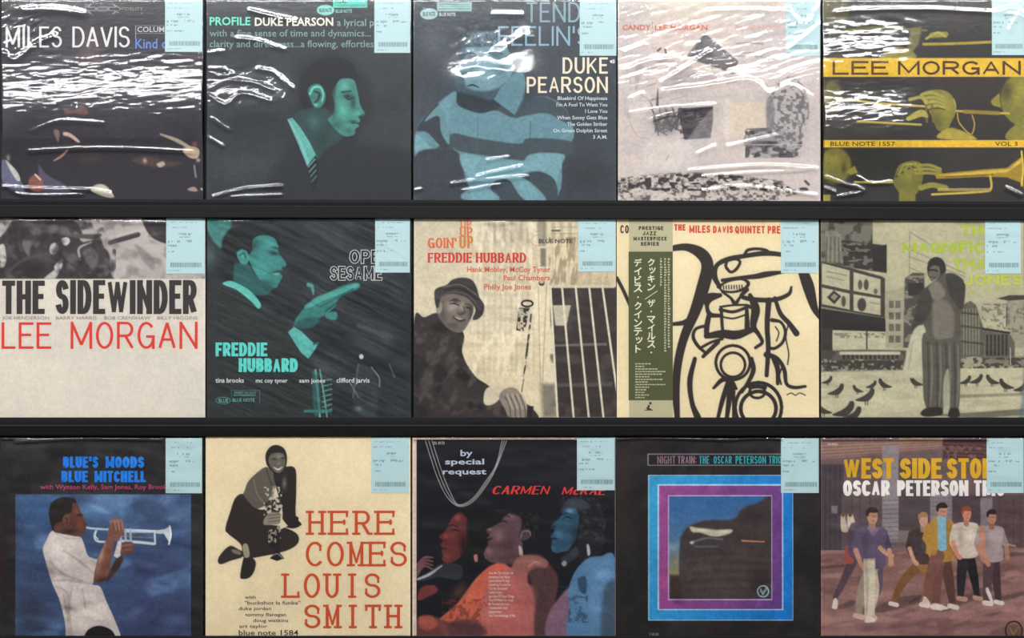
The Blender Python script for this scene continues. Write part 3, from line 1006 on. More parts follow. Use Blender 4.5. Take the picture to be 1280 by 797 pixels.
def art_23(p):
    C = (219, 206, 176)
    p.fill(C)
    p.G(10, 50, 440, 500, (198, 188, 166), (226, 214, 188), .2, .8, .8)
    # out-of-focus woven backdrop
    for k, x in enumerate(range(230, 500, 20)):
        p.R(x, 60, x + 9, 620, (186, 176, 150), 4, .28 + .1 * (k % 3))
    for k, y in enumerate(range(90, 620, 46)):
        p.R(225, y, 440, y + 14, (186, 176, 150), 5, .3)
    for k, x in enumerate(range(250, 600, 30)):
        p.R(x, 66, x + 14, 140, (150, 142, 126), 5, .5)
        p.R(x, 150, x + 8, 300, (196, 186, 160), 4, .6)
    p.N(230, 60, 500, 620, (238, 228, 204), 20, 60, .5, .7, .6, 51)
    p.R(472, 60, 498, 150, (128, 120, 106), 5, .6)
    p.R(480, 160, 500, 226, (96, 90, 82), 4, .7)
    # bass body, bridge and dark soundboard
    p.R(600, 55, 760, 300, (206, 190, 160), 3, .7)
    p.N(510, 120, 620, 300, (150, 134, 108), 8, 46, .5, .66, .7, 53, 8)
    p.N(620, 200, 755, 300, (176, 162, 136), 16, 60, .4, .7, .6, 54)
    p.P([(470, 292), (515, 292), (540, 772), (488, 772)], (224, 212, 184), 2.5)
    p.P([(514, 300), (760, 300), (760, 772), (540, 772)], (62, 54, 52), 3)
    p.N(514, 300, 760, 772, (84, 76, 72), 60, 40, .5, .7, .7, 55)
    p.P([(524, 366), (590, 366), (574, 440), (534, 440)], (196, 186, 164), 3)
    p.P([(528, 508), (720, 502), (720, 512), (530, 516)], (136, 126, 114), 3, .8)
    p.P([(540, 650), (740, 644), (740, 660), (542, 662)], (98, 90, 84), 4, .8)
    p.P([(480, 650), (536, 650), (540, 772), (488, 772)], (120, 110, 98), 12, .8)
    p.L([(502, 292), (486, 680)], 5, (176, 164, 138), 2, .7)
    p.L([(472, 300), (480, 640)], 2.5, (150, 140, 120), 1.4, .7)
    for a, b in (((516, 300), (542, 772)), ((558, 300), (600, 772)), ((607, 296), (655, 772)), ((656, 296), (708, 772)), ((704, 296), (760, 700))):
        p.L([a, b], 7.5, (228, 218, 194), 1.5, 1, False)
    p.R(515, 294, 748, 304, (214, 202, 176), 2.5, .9)
    p.E(484, 286, 11, 10, (70, 62, 58), 2.5)
    p.E(484, 282, 8, 6, (206, 194, 168), 2)
    # peg and clarinet-like rod
    p.P([(402, 376), (440, 376), (428, 440), (418, 462), (392, 456)], (54, 48, 46), 2.5)
    p.ring(432, 360, 20, 11, 7, (52, 46, 44))
    p.N(396, 380, 440, 456, (206, 196, 172), 9, 12, .56, .62, .9, 57)
    p.L([(446, 400), (430, 540), (412, 680)], [6, 8, 3], (70, 62, 58), 2)
    p.N(408, 400, 452, 660, C, 7, 16, .5, .58, .9, 58)
    # seated figure: hat, face, coat, hands
    p.S([(22, 424), (60, 410), (120, 396), (200, 466), (196, 540), (240, 620), (290, 656), (330, 690), (440, 730), (440, 800), (22, 800)], (60, 53, 51), 3, 1, True)
    p.N(22, 410, 440, 772, (88, 80, 76), 26, 40, .5, .7, .8, 61, 30)
    p.N(22, 410, 440, 772, (38, 33, 33), 60, 50, .5, .7, .8, 62, 50)
    p.end()
    p.S([(108, 350), (150, 326), (220, 336), (238, 380), (214, 440), (186, 466), (140, 446), (106, 396)], (120, 108, 100), 3, 1, True)
    p.B(160, 372, 30, 24, (178, 166, 150), .9)
    p.B(196, 374, 14, 26, (176, 164, 148), .7)
    p.B(170, 350, 16, 6, (60, 52, 50), .9, 15)
    p.B(222, 376, 12, 6, (60, 52, 50), .9, 25)
    p.B(196, 394, 14, 8, (80, 70, 66), .8)
    p.B(186, 420, 22, 7, (56, 48, 46), .85, 22)
    p.B(186, 413, 14, 4, (214, 204, 190), .6, 22)
    p.L([(150, 362), (170, 360), (186, 368)], [2, 5, 2], (34, 28, 28), 2, .9)
    p.L([(154, 350), (172, 344), (190, 352)], [3, 5, 3], (44, 38, 36), 2, .8)
    p.L([(208, 374), (222, 376), (230, 384)], [2, 5, 2], (34, 28, 28), 2, .9)
    p.L([(206, 362), (222, 364), (232, 372)], [2, 4, 2], (44, 38, 36), 2, .8)
    p.L([(200, 370), (206, 392), (190, 400), (180, 394)], [3, 4, 6, 4], (70, 60, 56), 2.5, .8)
    p.L([(162, 406), (182, 418), (208, 420)], [3, 8, 4], (40, 33, 33), 2, .9)
    p.L([(168, 408), (184, 416), (200, 418)], [1, 3.5, 1], (220, 210, 194), 1.2, .9)
    p.B(126, 400, 18, 40, (86, 76, 72), .7)
    p.B(160, 440, 30, 14, (86, 76, 72), .7)
    p.B(230, 410, 12, 40, (60, 54, 52), .8)
    p.end()
    p.S([(104, 370), (114, 356), (124, 366), (118, 392), (108, 394)], (160, 148, 134), 2.5)
    p.S([(96, 340), (100, 308), (140, 292), (160, 274), (196, 266), (230, 274), (248, 300), (258, 336), (276, 366), (270, 400), (250, 418), (234, 416), (244, 380), (214, 340), (160, 326), (120, 340), (112, 372), (102, 372)], (66, 59, 58), 2.5)
    p.L([(130, 312), (190, 306), (250, 344)], 7, (42, 36, 36), 2, .9)
    p.L([(128, 300), (190, 292), (248, 328)], 3, (150, 140, 130), 2, .7)
    p.L([(106, 342), (160, 318), (220, 332), (262, 380)], 4, (104, 96, 92), 2.5, .8)
    p.S([(275, 690), (290, 664), (340, 654), (352, 668), (326, 712), (296, 728), (276, 722)], (212, 200, 176), 2.5)
    p.S([(330, 700), (346, 672), (384, 664), (410, 690), (430, 730), (430, 772), (370, 772), (350, 740)], (150, 138, 126), 3)
    for k in range(4):
        p.L([(352 + 18 * k, 700 - 3 * k), (368 + 18 * k, 730), (372 + 18 * k, 772)], 4, (84, 76, 70), 2, .8)
        p.L([(360 + 18 * k, 690), (378 + 18 * k, 740)], 8, (196, 184, 168), 3, .6)
    p.P([(432, 730), (456, 732), (446, 772), (430, 772)], (44, 40, 40), 2.5)
    # emblem
    p.ring(476, 132, 30, 20, 2, (150, 140, 120), .8)
    p.R(516, 82, 612, 84, (140, 130, 110), 1, .8)
    p.R(516, 106, 612, 108, (140, 130, 110), 1, .8)
    p.R(520, 92, 552, 100, (110, 92, 76), 1.5, .9)


def art_24(p):
    K_ = (52, 43, 40)
    p.fill((229, 214, 176))
    p.N(0, 50, 770, 790, (236, 222, 186), 240, 200, .4, .7, .7, 65)
    W = lambda pts, w, s=True: p.L(pts, np.asarray(w, float) * 1.22 + .6, K_, 1.6, 1, s)
    # free brush drawing of a brass player, made of loops and bars
    W([(205, 162), (270, 156), (324, 180), (346, 224), (330, 300), (300, 390), (262, 480), (240, 570), (232, 660), (236, 772)], [16, 22, 34, 36, 38, 32, 26, 24, 22, 16])
    W([(300, 400), (264, 428), (205, 436)], [20, 15, 9])
    W([(18, 268), (40, 310), (66, 368)], 10)
    W([(300, 560), (282, 640), (290, 720), (310, 772)], [12, 16, 14, 20])
    W([(226, 700), (236, 772)], 14)
    # looped crown
    W([(390, 300), (372, 262), (380, 222), (420, 200), (480, 188), (560, 178), (640, 186)], [12, 16, 13, 15, 13, 15, 11])
    W([(480, 182), (494, 166), (530, 162), (560, 168), (572, 180)], [8, 9, 8, 9, 7])
    W([(412, 222), (420, 206), (448, 200), (464, 210), (450, 236), (430, 246), (414, 230)], [9, 7, 6, 8, 9, 8, 9])
    W([(400, 276), (450, 268), (520, 262), (560, 254), (620, 246)], [10, 9, 15, 17, 8])
    W([(384, 300), (420, 280), (470, 272), (494, 286), (480, 306), (440, 318), (400, 314), (388, 298)], [8, 6, 6, 10, 9, 7, 6, 6])
    for k in range(8):
        W([(404 + 9.5 * k, 296 - .4 * k), (405 + 9.5 * k, 308 - .4 * k)], 3.2, False)
    W([(490, 310), (470, 334), (520, 346), (590, 346), (640, 326), (650, 300)], [11, 12, 14, 13, 11, 6])
    W([(400, 318), (430, 340), (446, 360), (462, 340), (478, 318)], [7, 8, 12, 8, 7])
    # cup and braces
    W([(392, 382), (440, 390), (492, 372)], 9)
    W([(392, 372), (440, 366), (492, 366), (500, 376)], 6)
    W([(396, 380), (400, 450), (408, 470)], [10, 9, 8])
    W([(488, 374), (490, 448)], [10, 16])
    W([(398, 408), (440, 414), (486, 400)], 5)
    W([(392, 330), (352, 340), (344, 370), (356, 400), (392, 404)], [12, 26, 12, 14, 10])
    W([(352, 400), (344, 440), (342, 476)], [14, 16, 14])
    W([(500, 330), (520, 380), (512, 440), (530, 470), (544, 500), (520, 520)], [12, 26, 18, 12, 10, 9])
    W([(342, 478), (400, 470), (450, 474), (505, 456)], [15, 24, 26, 16])
    W([(340, 440), (304, 452), (294, 480), (310, 512), (340, 540)], [9, 9, 10, 10, 8])
    W([(330, 552), (352, 530), (384, 500)], [10, 12, 12])
    W([(322, 520), (360, 500), (400, 488)], 8)
    W([(568, 348), (562, 440), (566, 520), (560, 620)], [17, 15, 14, 12])
    W([(580, 420), (612, 428), (628, 462), (618, 500), (590, 522), (566, 520)], [12, 8, 9, 9, 9, 9])
    W([(592, 444), (604, 466), (596, 496)], 3.5)
    W([(590, 340), (610, 396), (640, 430), (668, 468)], [10, 13, 14, 18])
    W([(640, 430), (630, 480), (640, 540), (636, 580)], 3.5)
    W([(560, 545), (600, 560), (624, 600), (632, 650), (660, 664), (700, 660)], [18, 11, 12, 10, 10, 8])
    W([(590, 560), (600, 600), (600, 650)], [20, 14, 10])
    W([(612, 652), (606, 620), (616, 590)], 5)
    # valves and bell rings
    p.ring(438, 582, 44, 44, 10, K_)
    p.ring(438, 574, 62, 62, 11, K_)
    W([(505, 560), (512, 600), (496, 640), (470, 680)], [12, 14, 12, 10])
    p.ring(530, 736, 84, 90, 13, K_)
    p.ring(530, 740, 64, 62, 14, K_)
    p.ring(526, 680, 28, 22, 10, K_)
    W([(500, 664), (526, 660), (554, 664)], 12)
    W([(368, 666), (400, 636), (430, 640), (450, 668)], [8, 14, 14, 8])
    W([(420, 650), (400, 710), (384, 772)], [16, 14, 10])
    W([(430, 650), (424, 710), (416, 772)], [18, 16, 12])
    W([(440, 660), (440, 720), (440, 772)], [12, 9, 8])
    # right shoulder
    W([(694, 250), (712, 300), (732, 372), (752, 408)], [30, 34, 22, 14])
    W([(634, 690), (650, 684), (664, 692), (680, 684), (700, 692)], 2.5)
    p.R(750, 50, 775, 790, (214, 200, 166), 2, .5)


def pigeon(p, x, y, s, c, f=1, up=0):
    q = lambda a: [(x + f * u * s, y + v * s) for u, v in a]
    p.S(q([(-26, 14), (-6, 4), (8, -6 - up), (14, -16 - up), (22, -16 - up), (24, -8 - up), (20, 4), (8, 16), (-8, 18)]), c, 2)
    p.L(q([(0, 16), (0, 26)]), 2.5 * s, c, 1.5)
    p.L(q([(6, 14), (6, 26)]), 2.5 * s, c, 1.5)


def art_25(p):
    p.fill((186, 180, 150))
    p.N(10, 50, 770, 790, (178, 172, 144), 200, 160, .4, .7, .6, 71)
    p.R(1026 - 1020, 56, 760, 260, (184, 178, 148), 8, .8)
    # building and hoardings on the left
    p.R(18, 60, 206, 230, (118, 114, 100), 2)
    p.N(18, 60, 206, 230, (60, 56, 50), 30, 30, .5, .66, .8, 72)
    p.P([(34, 100), (60, 92), (90, 110), (100, 215), (34, 205)], (150, 144, 126), 4, .7)
    for k in range(4):
        p.L([(40 + 14 * k, 120), (36 + 16 * k, 210)], 5, (86, 82, 72), 2.5, .8)
    p.P([(92, 130), (256, 150), (256, 250), (100, 226)], (56, 52, 47), 3)
    p.N(96, 140, 256, 240, (130, 124, 110), 22, 12, .56, .66, .8, 73)
    p.P([(206, 160), (256, 146), (256, 244), (206, 240)], (44, 41, 38), 2.5, .9)
    p.P([(16, 206), (130, 232), (240, 262), (250, 270), (250, 412), (16, 372)], (70, 66, 58), 2.5)
    for q in ([(22, 214), (122, 240), (122, 312), (22, 290)], [(136, 246), (234, 272), (234, 332), (136, 314)], [(22, 302), (122, 324), (122, 382), (22, 362)], [(136, 326), (234, 342), (234, 402), (136, 386)]):
        p.P(q, (188, 182, 154), 2)
    p.L([(40, 244), (110, 258)], 5, (130, 124, 106), 2, .7)
    p.L([(40, 262), (100, 276)], 5, (136, 130, 110), 2, .7)
    p.P([(40, 338), (64, 312), (92, 334), (66, 362)], (58, 54, 48), 2.5)
    p.P([(52, 338), (66, 324), (80, 334), (66, 350)], (150, 144, 124), 2.5)
    p.E(100, 352, 8, 20, (90, 84, 74), 3)
    p.E(160, 292, 8, 18, (96, 90, 80), 3)
    p.E(182, 292, 9, 20, (80, 76, 66), 3)
    p.E(216, 316, 7, 10, (104, 98, 86), 3)
    p.E(166, 364, 16, 24, (76, 70, 62), 3)
    p.L([(196, 356), (228, 362)], 5, (130, 124, 106), 2, .7)
    p.P([(16, 376), (250, 412), (262, 450), (262, 470), (16, 470)], (48, 45, 41), 4)
    p.P([(16, 450), (60, 450), (60, 610), (16, 610)], (62, 58, 52), 4)
    p.P([(60, 456), (254, 462), (254, 526), (60, 522)], (190, 184, 158), 2)
    p.N(64, 466, 250, 484, (120, 114, 98), 9, 8, .5, .6, .7, 75)
    p.L([(184, 458), (184, 524)], 5, (70, 66, 58), 2)
    p.R(16, 530, 326, 612, (78, 74, 66), 5)
    p.S([(70, 540), (140, 528), (290, 532), (320, 560), (312, 600), (60, 606)], (100, 96, 84), 4)
    p.L([(90, 540), (300, 540)], 12, (196, 190, 166), 3)
    for k in range(13):
        p.R(96 + 16 * k, 546, 106 + 16 * k, 562, (52, 48, 44), 1.6, .8)
    p.R(40, 566, 316, 600, (62, 58, 52), 5, .8)
    p.N(16, 560, 330, 612, (160, 154, 132), 12, 10, .6, .68, .8, 76)
    # middle buildings
    p.P([(252, 316), (330, 300), (330, 520), (252, 520)], (168, 162, 138), 2.5)
    for i in range(4):
        for j in range(2):
            p.R(264 + 24 * j, 350 + 42 * i, 282 + 24 * j, 376 + 42 * i, (94, 90, 78), 2, .8)
    p.P([(316, 520), (322, 270), (350, 248), (392, 250), (402, 520)], (84, 80, 70), 3)
    p.N(320, 260, 400, 500, (150, 144, 124), 26, 14, .55, .66, .8, 77)
    p.P([(334, 285), (390, 285), (390, 330), (334, 330)], (56, 52, 48), 2)
    for q in ([(340, 100), (420, 150)], [(330, 160), (540, 250)], [(336, 190), (540, 262)], [(340, 104), (338, 250)], [(340, 230), (400, 256)]):
        p.L(q, 3, (120, 114, 96), 1.6, .7)
    # right-hand buildings
    p.P([(518, 372), (560, 350), (590, 372), (610, 470), (610, 560), (518, 560)], (98, 94, 82), 3)
    for k in range(7):
        p.L([(524 + 11 * k, 380), (524 + 11 * k, 545)], 4.5, (160, 154, 132), 1.8, .7)
    for y in (392, 440, 496):
        p.L([(518, y), (604, y + 10)], 7, (62, 58, 52), 2.5, .7)
    p.P([(576, 352), (690, 356), (690, 430), (600, 430)], (178, 172, 146), 3)
    p.P([(690, 350), (756, 350), (756, 520), (700, 520)], (158, 152, 130), 3)
    p.N(600, 360, 756, 470, (110, 104, 90), 12, 10, .55, .62, .7, 79)
    p.P([(656, 342), (700, 330), (756, 330), (756, 346), (700, 350)], (70, 66, 58), 2.5)
    p.P([(606, 452), (696, 462), (720, 500), (720, 570), (612, 560)], (104, 98, 86), 3)
    for k in range(6):
        p.R(616 + 14 * k, 472, 624 + 14 * k, 548, (52, 49, 44), 2, .8)
    p.L([(606, 452), (700, 466)], 7, (46, 43, 40), 2)
    p.R(520, 552, 760, 590, (120, 114, 98), 6, .8)
    p.S([(520, 568), (560, 552), (604, 560), (604, 588), (524, 590)], (170, 164, 140), 3, .9)
    p.N(510, 556, 760, 596, (60, 56, 50), 16, 10, .52, .6, .8, 80)
    p.L([(692, 370), (690, 440)], 4, (60, 56, 50), 2, .8)
    p.L([(704, 520), (704, 580)], 3, (196, 190, 170), 1.6)
    # pavement and pigeons
    p.P([(16, 608), (760, 592), (760, 790), (16, 790)], (196, 189, 160), 4)
    p.N(16, 600, 760, 780, (178, 170, 144), 140, 20, .5, .7, .6, 81, -4)
    p.P([(520, 690), (760, 684), (760, 692), (520, 702)], (120, 114, 98), 5, .7)
    p.P([(400, 764), (600, 752), (760, 740), (760, 762), (600, 776)], (100, 96, 84), 4, .8)
    p.R(18, 770, 380, 790, (150, 146, 124), 5, .6)
    for a in ((40, 636, .8, 1), (72, 670, 1.2, 1), (152, 668, .8, -1), (178, 690, 1.4, 1), (30, 740, 1.1, -1), (100, 740, 1.6, 1), (130, 756, 1.4, 1), (250, 648, 1, -1), (200, 652, .8, 1), (364, 640, 1, -1), (540, 636, .9, 1), (580, 632, 1, 1), (640, 634, 1, -1), (690, 650, 1.1, -1), (740, 660, 1, 1)):
        pigeon(p, a[0], a[1], a[2], (70, 66, 58), a[3])
    # standing figure in a long loose suit, coat over the arm
    p.S([(404, 240), (410, 206), (436, 192), (462, 206), (470, 240), (452, 268), (424, 280), (408, 262)], (66, 60, 54), 3)
    p.S([(408, 244), (420, 224), (446, 226), (450, 256), (436, 278), (416, 276)], (112, 106, 93), 3, .95)
    p.S([(404, 240), (410, 206), (436, 192), (462, 206), (470, 244), (452, 250), (446, 226), (424, 222)], (50, 46, 42), 3)
    p.L([(408, 240), (424, 238), (440, 242)], 6, (36, 33, 30), 2, .9)
    p.L([(414, 264), (430, 266)], 4, (60, 55, 49), 2, .8)
    p.S([(420, 284), (446, 272), (476, 300), (466, 330), (430, 316)], (146, 140, 124), 3, .9)
    p.L([(430, 290), (452, 304)], 3, (90, 84, 74), 2, .8)
    p.S([(400, 300), (430, 280), (470, 250), (510, 258), (538, 280), (540, 320), (524, 400), (520, 500), (440, 500), (400, 480), (388, 420), (380, 340)], (92, 87, 77), 3)
    p.S([(470, 268), (490, 250), (520, 264), (540, 300), (530, 380), (490, 340)], (66, 62, 55), 4, .9)
    p.S([(424, 360), (470, 350), (500, 400), (490, 500), (430, 490)], (128, 122, 107), 8, .9)
    p.S([(410, 300), (440, 280), (470, 320), (440, 350), (410, 330)], (140, 134, 118), 5, .8)
    p.S([(380, 320), (410, 310), (420, 370), (390, 430), (356, 470), (348, 450)], (72, 67, 60), 4)
    p.S([(352, 460), (390, 440), (400, 500), (390, 560), (380, 620), (316, 624), (324, 560)], (192, 186, 162), 4)
    p.L([(350, 500), (334, 600)], 5, (160, 154, 132), 3, .7)
    p.S([(388, 470), (440, 490), (520, 490), (522, 600), (516, 740), (482, 744), (476, 640), (462, 742), (398, 736), (386, 600)], (98, 93, 83), 3)
    for x in (404, 436, 470, 500):
        p.L([(x, 500), (x + 4, 620), (x + 2, 736)], [5, 7, 4], (66, 62, 55), 3, .7)
        p.L([(x + 14, 510), (x + 16, 640), (x + 10, 730)], [4, 6, 3], (150, 144, 126), 3, .6)
    p.S([(462, 640), (480, 600), (484, 744), (462, 746)], (186, 180, 156), 3, .8)
    p.S([(378, 758), (400, 738), (450, 736), (456, 762), (400, 770)], (54, 50, 46), 3)
    p.S([(480, 770), (486, 740), (514, 740), (518, 770)], (54, 50, 46), 3)
    p.S([(752, 600), (770, 590), (770, 790), (736, 790), (746, 700)], (92, 112, 122), 8, .6)

# ------------------------------------------------------------------ the printed covers, bottom row


def art_31(p):
    p.fill((43, 41, 43))
    p.N(0, 60, 760, 800, (58, 55, 56), 70, 60, .45, .75, .7, 91)
    p.B(10, 500, 16, 260, (52, 34, 38), .7)
    p.B(40, 100, 60, 30, (76, 74, 76), .5)
    p.R(56, 277, 692, 797, (72, 92, 128), 1.6, 1, True)
    p.B(330, 330, 150, 60, (98, 134, 172), .9)
    p.B(140, 330, 110, 90, (66, 104, 146), .7)
    p.B(560, 340, 160, 80, (88, 116, 152), .7)
    p.B(110, 700, 90, 160, (58, 66, 88), .9)
    p.B(560, 600, 120, 160, (70, 78, 116), .8)
    p.B(590, 760, 200, 80, (66, 66, 104), .8)
    p.N(56, 277, 692, 797, (116, 150, 190), 110, 70, .52, .75, .55, 93, -20)
    p.N(56, 277, 692, 797, (60, 72, 104), 120, 90, .5, .75, .6, 94, 15)
    p.B(360, 330, 50, 14, (150, 186, 220), .6, 25)
    p.B(440, 340, 20, 40, (130, 166, 204), .5)
    # trumpet
    m, h = (196, 206, 216), (246, 246, 244)
    p.L([(312, 396), (330, 400), (392, 404)], [8, 7, 7], m, 1.8)
    p.L([(348, 410), (342, 428), (352, 446), (390, 450)], 8, m, 1.8)
    p.L([(346, 414), (346, 428), (356, 440)], 3, h, 1.4)
    p.L([(390, 404), (450, 410), (560, 412), (592, 410)], [8, 9, 8, 9], m, 1.8)
    p.L([(400, 402), (560, 408)], 3, h, 1.3)
    p.L([(440, 446), (500, 450), (558, 456)], 10, (206, 212, 214), 1.8)
    p.L([(560, 412), (562, 456)], 7, m, 1.6)
    p.P([(560, 408), (594, 404), (612, 394), (616, 390), (616, 458), (606, 440), (594, 420), (560, 418)], (206, 210, 212), 2)
    p.L([(615, 392), (619, 424), (612, 457)], 6, h, 1.6)
    p.L([(440, 428), (500, 432), (556, 434)], 5, (160, 140, 116), 2, .7)
    for k in range(3):
        p.L([(436 + 18 * k, 404), (438 + 18 * k, 452)], 8, (176, 184, 190), 2)
    # trousers, shirt
    p.S([(300, 797), (322, 766), (360, 752), (400, 766), (424, 797)], (34, 28, 32), 3)
    p.P(catmull([(184, 412), (210, 410), (262, 426), (292, 432), (306, 462), (320, 500), (350, 512), (352, 520), (340, 590), (336, 604), (364, 612), (384, 660), (420, 740), (438, 790), (438, 800), (424, 800), (404, 768), (360, 752), (320, 766), (296, 800), (244, 800), (236, 740), (216, 660), (190, 600), (160, 500), (156, 470), (170, 440)], 4), (206, 194, 188), 2.2, 1, False, True)
    p.B(210, 470, 60, 70, (226, 216, 210), .9)
    p.B(330, 700, 60, 60, (224, 214, 206), .9)
    p.B(180, 560, 20, 60, (170, 156, 150), .7)
    for q in ([(196, 590), (250, 588), (330, 600)], [(200, 610), (240, 630), (250, 668)], [(180, 520), (230, 566), (300, 590)], [(260, 620), (250, 690), (262, 790)], [(230, 640), (250, 740)], [(300, 620), (310, 690)], [(230, 480), (290, 520), (336, 560)]):
        p.L(q, [5, 9, 4], (150, 136, 130), 5, .55)
    p.L([(236, 650), (252, 790)], 12, (172, 158, 152), 6, .6)
    p.L([(196, 412), (240, 436), (290, 436)], 4, (170, 158, 150), 2.5, .6)
    p.end()
    # arms and hands
    p.P(catmull([(340, 588), (352, 520), (376, 460), (392, 430), (416, 424), (408, 480), (400, 540), (388, 580), (362, 596)], 5), (126, 84, 70), 2.5, 1, False, True)
    p.B(366, 500, 12, 70, (190, 150, 130), .8, 14)
    p.B(380, 590, 40, 18, (60, 40, 38), .8)
    p.end()
    p.S([(388, 580), (420, 510), (440, 500), (446, 516), (420, 560), (390, 590)], (70, 50, 48), 4)
    p.S([(390, 430), (394, 396), (408, 370), (428, 364), (444, 384), (450, 410), (430, 440), (404, 444)], (134, 92, 80), 2.5)
    for k in range(3):
        p.L([(400 + 13 * k, 376 + 2 * k), (414 + 13 * k, 372), (420 + 12 * k, 404)], 8, (166, 120, 104), 2, .9)
        p.L([(408 + 13 * k, 380), (416 + 12 * k, 408)], 2.5, (80, 54, 50), 1.6, .7)
    p.S([(432, 456), (470, 448), (486, 460), (480, 488), (452, 496), (430, 480)], (112, 76, 68), 2.5)
    p.L([(430, 466), (476, 458)], 8, (150, 106, 94), 2, .8)
    p.L([(436, 482), (474, 476)], 7, (140, 98, 86), 2, .8)
    p.P([(412, 500), (428, 444), (440, 448), (436, 500), (424, 508)], (214, 204, 200), 2.5)
    # head in profile, cheeks to the mouthpiece
    p.S([(178, 360), (182, 316), (212, 290), (250, 288), (276, 300), (270, 340), (250, 372), (240, 410), (196, 412)], (48, 42, 40), 2.5)
    p.P(catmull([(264, 308), (282, 316), (292, 340), (304, 360), (300, 368), (316, 384), (312, 396), (304, 424), (288, 430), (246, 424), (200, 412), (200, 384), (230, 372), (244, 350), (258, 340)], 5), (104, 68, 58), 2.5, 1, False, True)
    p.B(290, 376, 16, 20, (150, 84, 62), .9)
    p.B(276, 340, 12, 16, (136, 92, 78), .7)
    p.B(290, 352, 16, 5, (40, 28, 28), .8)
    p.B(250, 412, 40, 12, (58, 38, 36), .8)
    p.B(216, 400, 14, 16, (110, 74, 62), .7)
    p.end()
    p.S([(226, 366), (236, 350), (252, 354), (252, 380), (240, 392), (230, 386)], (120, 82, 70), 2.5)
    p.L([(236, 362), (244, 368), (240, 382)], 4, (64, 44, 40), 2, .8)
    p.L([(70, 300), (64, 790)], 5, (84, 92, 120), 4, .4)


def art_32(p):
    K_ = (48, 42, 40)
    p.fill((231, 215, 180))
    p.N(0, 66, 770, 800, (238, 224, 190), 260, 200, .4, .7, .6, 101)
    q = lambda a: [(x * 120 / 531 * K + (265 - 255) * K, y * 180 / 797 * K + 23 * K) for x, y in a]   # from the enlarged detail
    f = 120 / 531 * K
    p.S(q([(100, 420), (130, 340), (180, 322), (250, 400), (320, 410), (300, 480), (390, 500), (470, 540), (476, 590), (420, 630), (300, 660), (180, 672), (160, 600), (90, 540), (74, 510)]), (56, 47, 45), 1.8)
    p.S(q([(32, 690), (50, 650), (100, 606), (150, 628), (170, 640), (168, 668), (100, 690), (50, 708)]), (58, 52, 50), 1.8)
    p.S(q([(110, 626), (150, 634), (160, 654), (120, 648)]), (150, 140, 124), 1.8, .8)
    p.S(q([(176, 670), (200, 660), (240, 690), (236, 740), (210, 780), (170, 790), (156, 770)]), (50, 45, 43), 1.8)
    p.S(q([(170, 604), (196, 598), (208, 660), (180, 668)]), (168, 156, 138), 1.8)
    p.S(q([(180, 300), (200, 250), (250, 200), (300, 170), (340, 200), (350, 280), (320, 360), (250, 400), (200, 360), (174, 322)]), (104, 96, 86), 1.8)
    p.L(q([(230, 240), (250, 320), (290, 370)]), 4, (160, 150, 134), 2.5, .6)
    p.L(q([(300, 180), (330, 270)]), 5, (70, 64, 58), 2, .8)
    p.S(q([(340, 200), (400, 170), (460, 180), (466, 300), (464, 440), (494, 486), (450, 510), (390, 490), (390, 420), (370, 340)]), (50, 44, 43), 1.8)
    p.B(*q([(400, 260)])[0], 16 * f, 40 * f, (150, 146, 140), .7)
    p.P(q([(462, 440), (480, 450), (476, 476), (498, 488), (480, 500), (450, 506), (430, 500)]), (46, 40, 40), 1.6)
    # horn upright in the hands
    p.L(q([(340, 280), (338, 420)]), 5, (176, 170, 156), 1.6)
    p.P(q([(290, 370), (380, 330), (384, 400), (360, 440), (300, 440)]), (64, 58, 54), 2)
    p.N(*q([(286, 280)])[0], *q([(390, 440)])[0], (214, 204, 180), 8, 10, .56, .64, .9, 103)
    p.P(q([(312, 520), (372, 500), (380, 600), (370, 640), (400, 676), (360, 690), (320, 676), (356, 630), (314, 600)]), (44, 40, 38), 1.6)
    p.N(*q([(310, 490)])[0], *q([(380, 600)])[0], (190, 182, 162), 7, 8, .58, .64, .8, 104)
    p.L(q([(330, 664), (360, 650), (390, 672)]), 3, (170, 160, 144), 1.4)
    p.S(q([(284, 470), (300, 440), (330, 420), (380, 430), (376, 480), (330, 490), (290, 490)]), (150, 140, 126), 1.8)
    for k in range(3):
        p.L(q([(312, 438 + 18 * k), (374, 430 + 18 * k)]), 2.5, (70, 62, 58), 1.4, .8)
    p.P(q([(380, 440), (398, 470), (420, 496), (376, 516)]), (226, 212, 180), 2)
    # head
    p.S(q([(300, 150), (296, 100), (320, 60), (356, 48), (396, 66), (414, 110), (408, 170), (380, 206), (346, 204), (316, 176)]), (46, 41, 39), 1.8)
    p.S(q([(312, 130), (330, 96), (390, 94), (404, 130), (400, 170), (376, 202), (348, 196), (322, 166)]), (112, 104, 94), 2.2)
    p.B(*q([(370, 110)])[0], 22 * f, 16 * f, (158, 148, 134), .8)
    p.B(*q([(344, 126)])[0], 16 * f, 6 * f, (50, 45, 42), .9)
    p.B(*q([(390, 122)])[0], 12 * f, 6 * f, (50, 45, 42), .9)
    p.L(q([(342, 172), (366, 184), (388, 170)]), [3, 6, 3], (226, 216, 196), 1.4)
    p.B(*q([(370, 152)])[0], 10 * f, 8 * f, (150, 140, 126), .8)
    p.R(5, 66, 8, 797, (206, 184, 160), 2, .6)


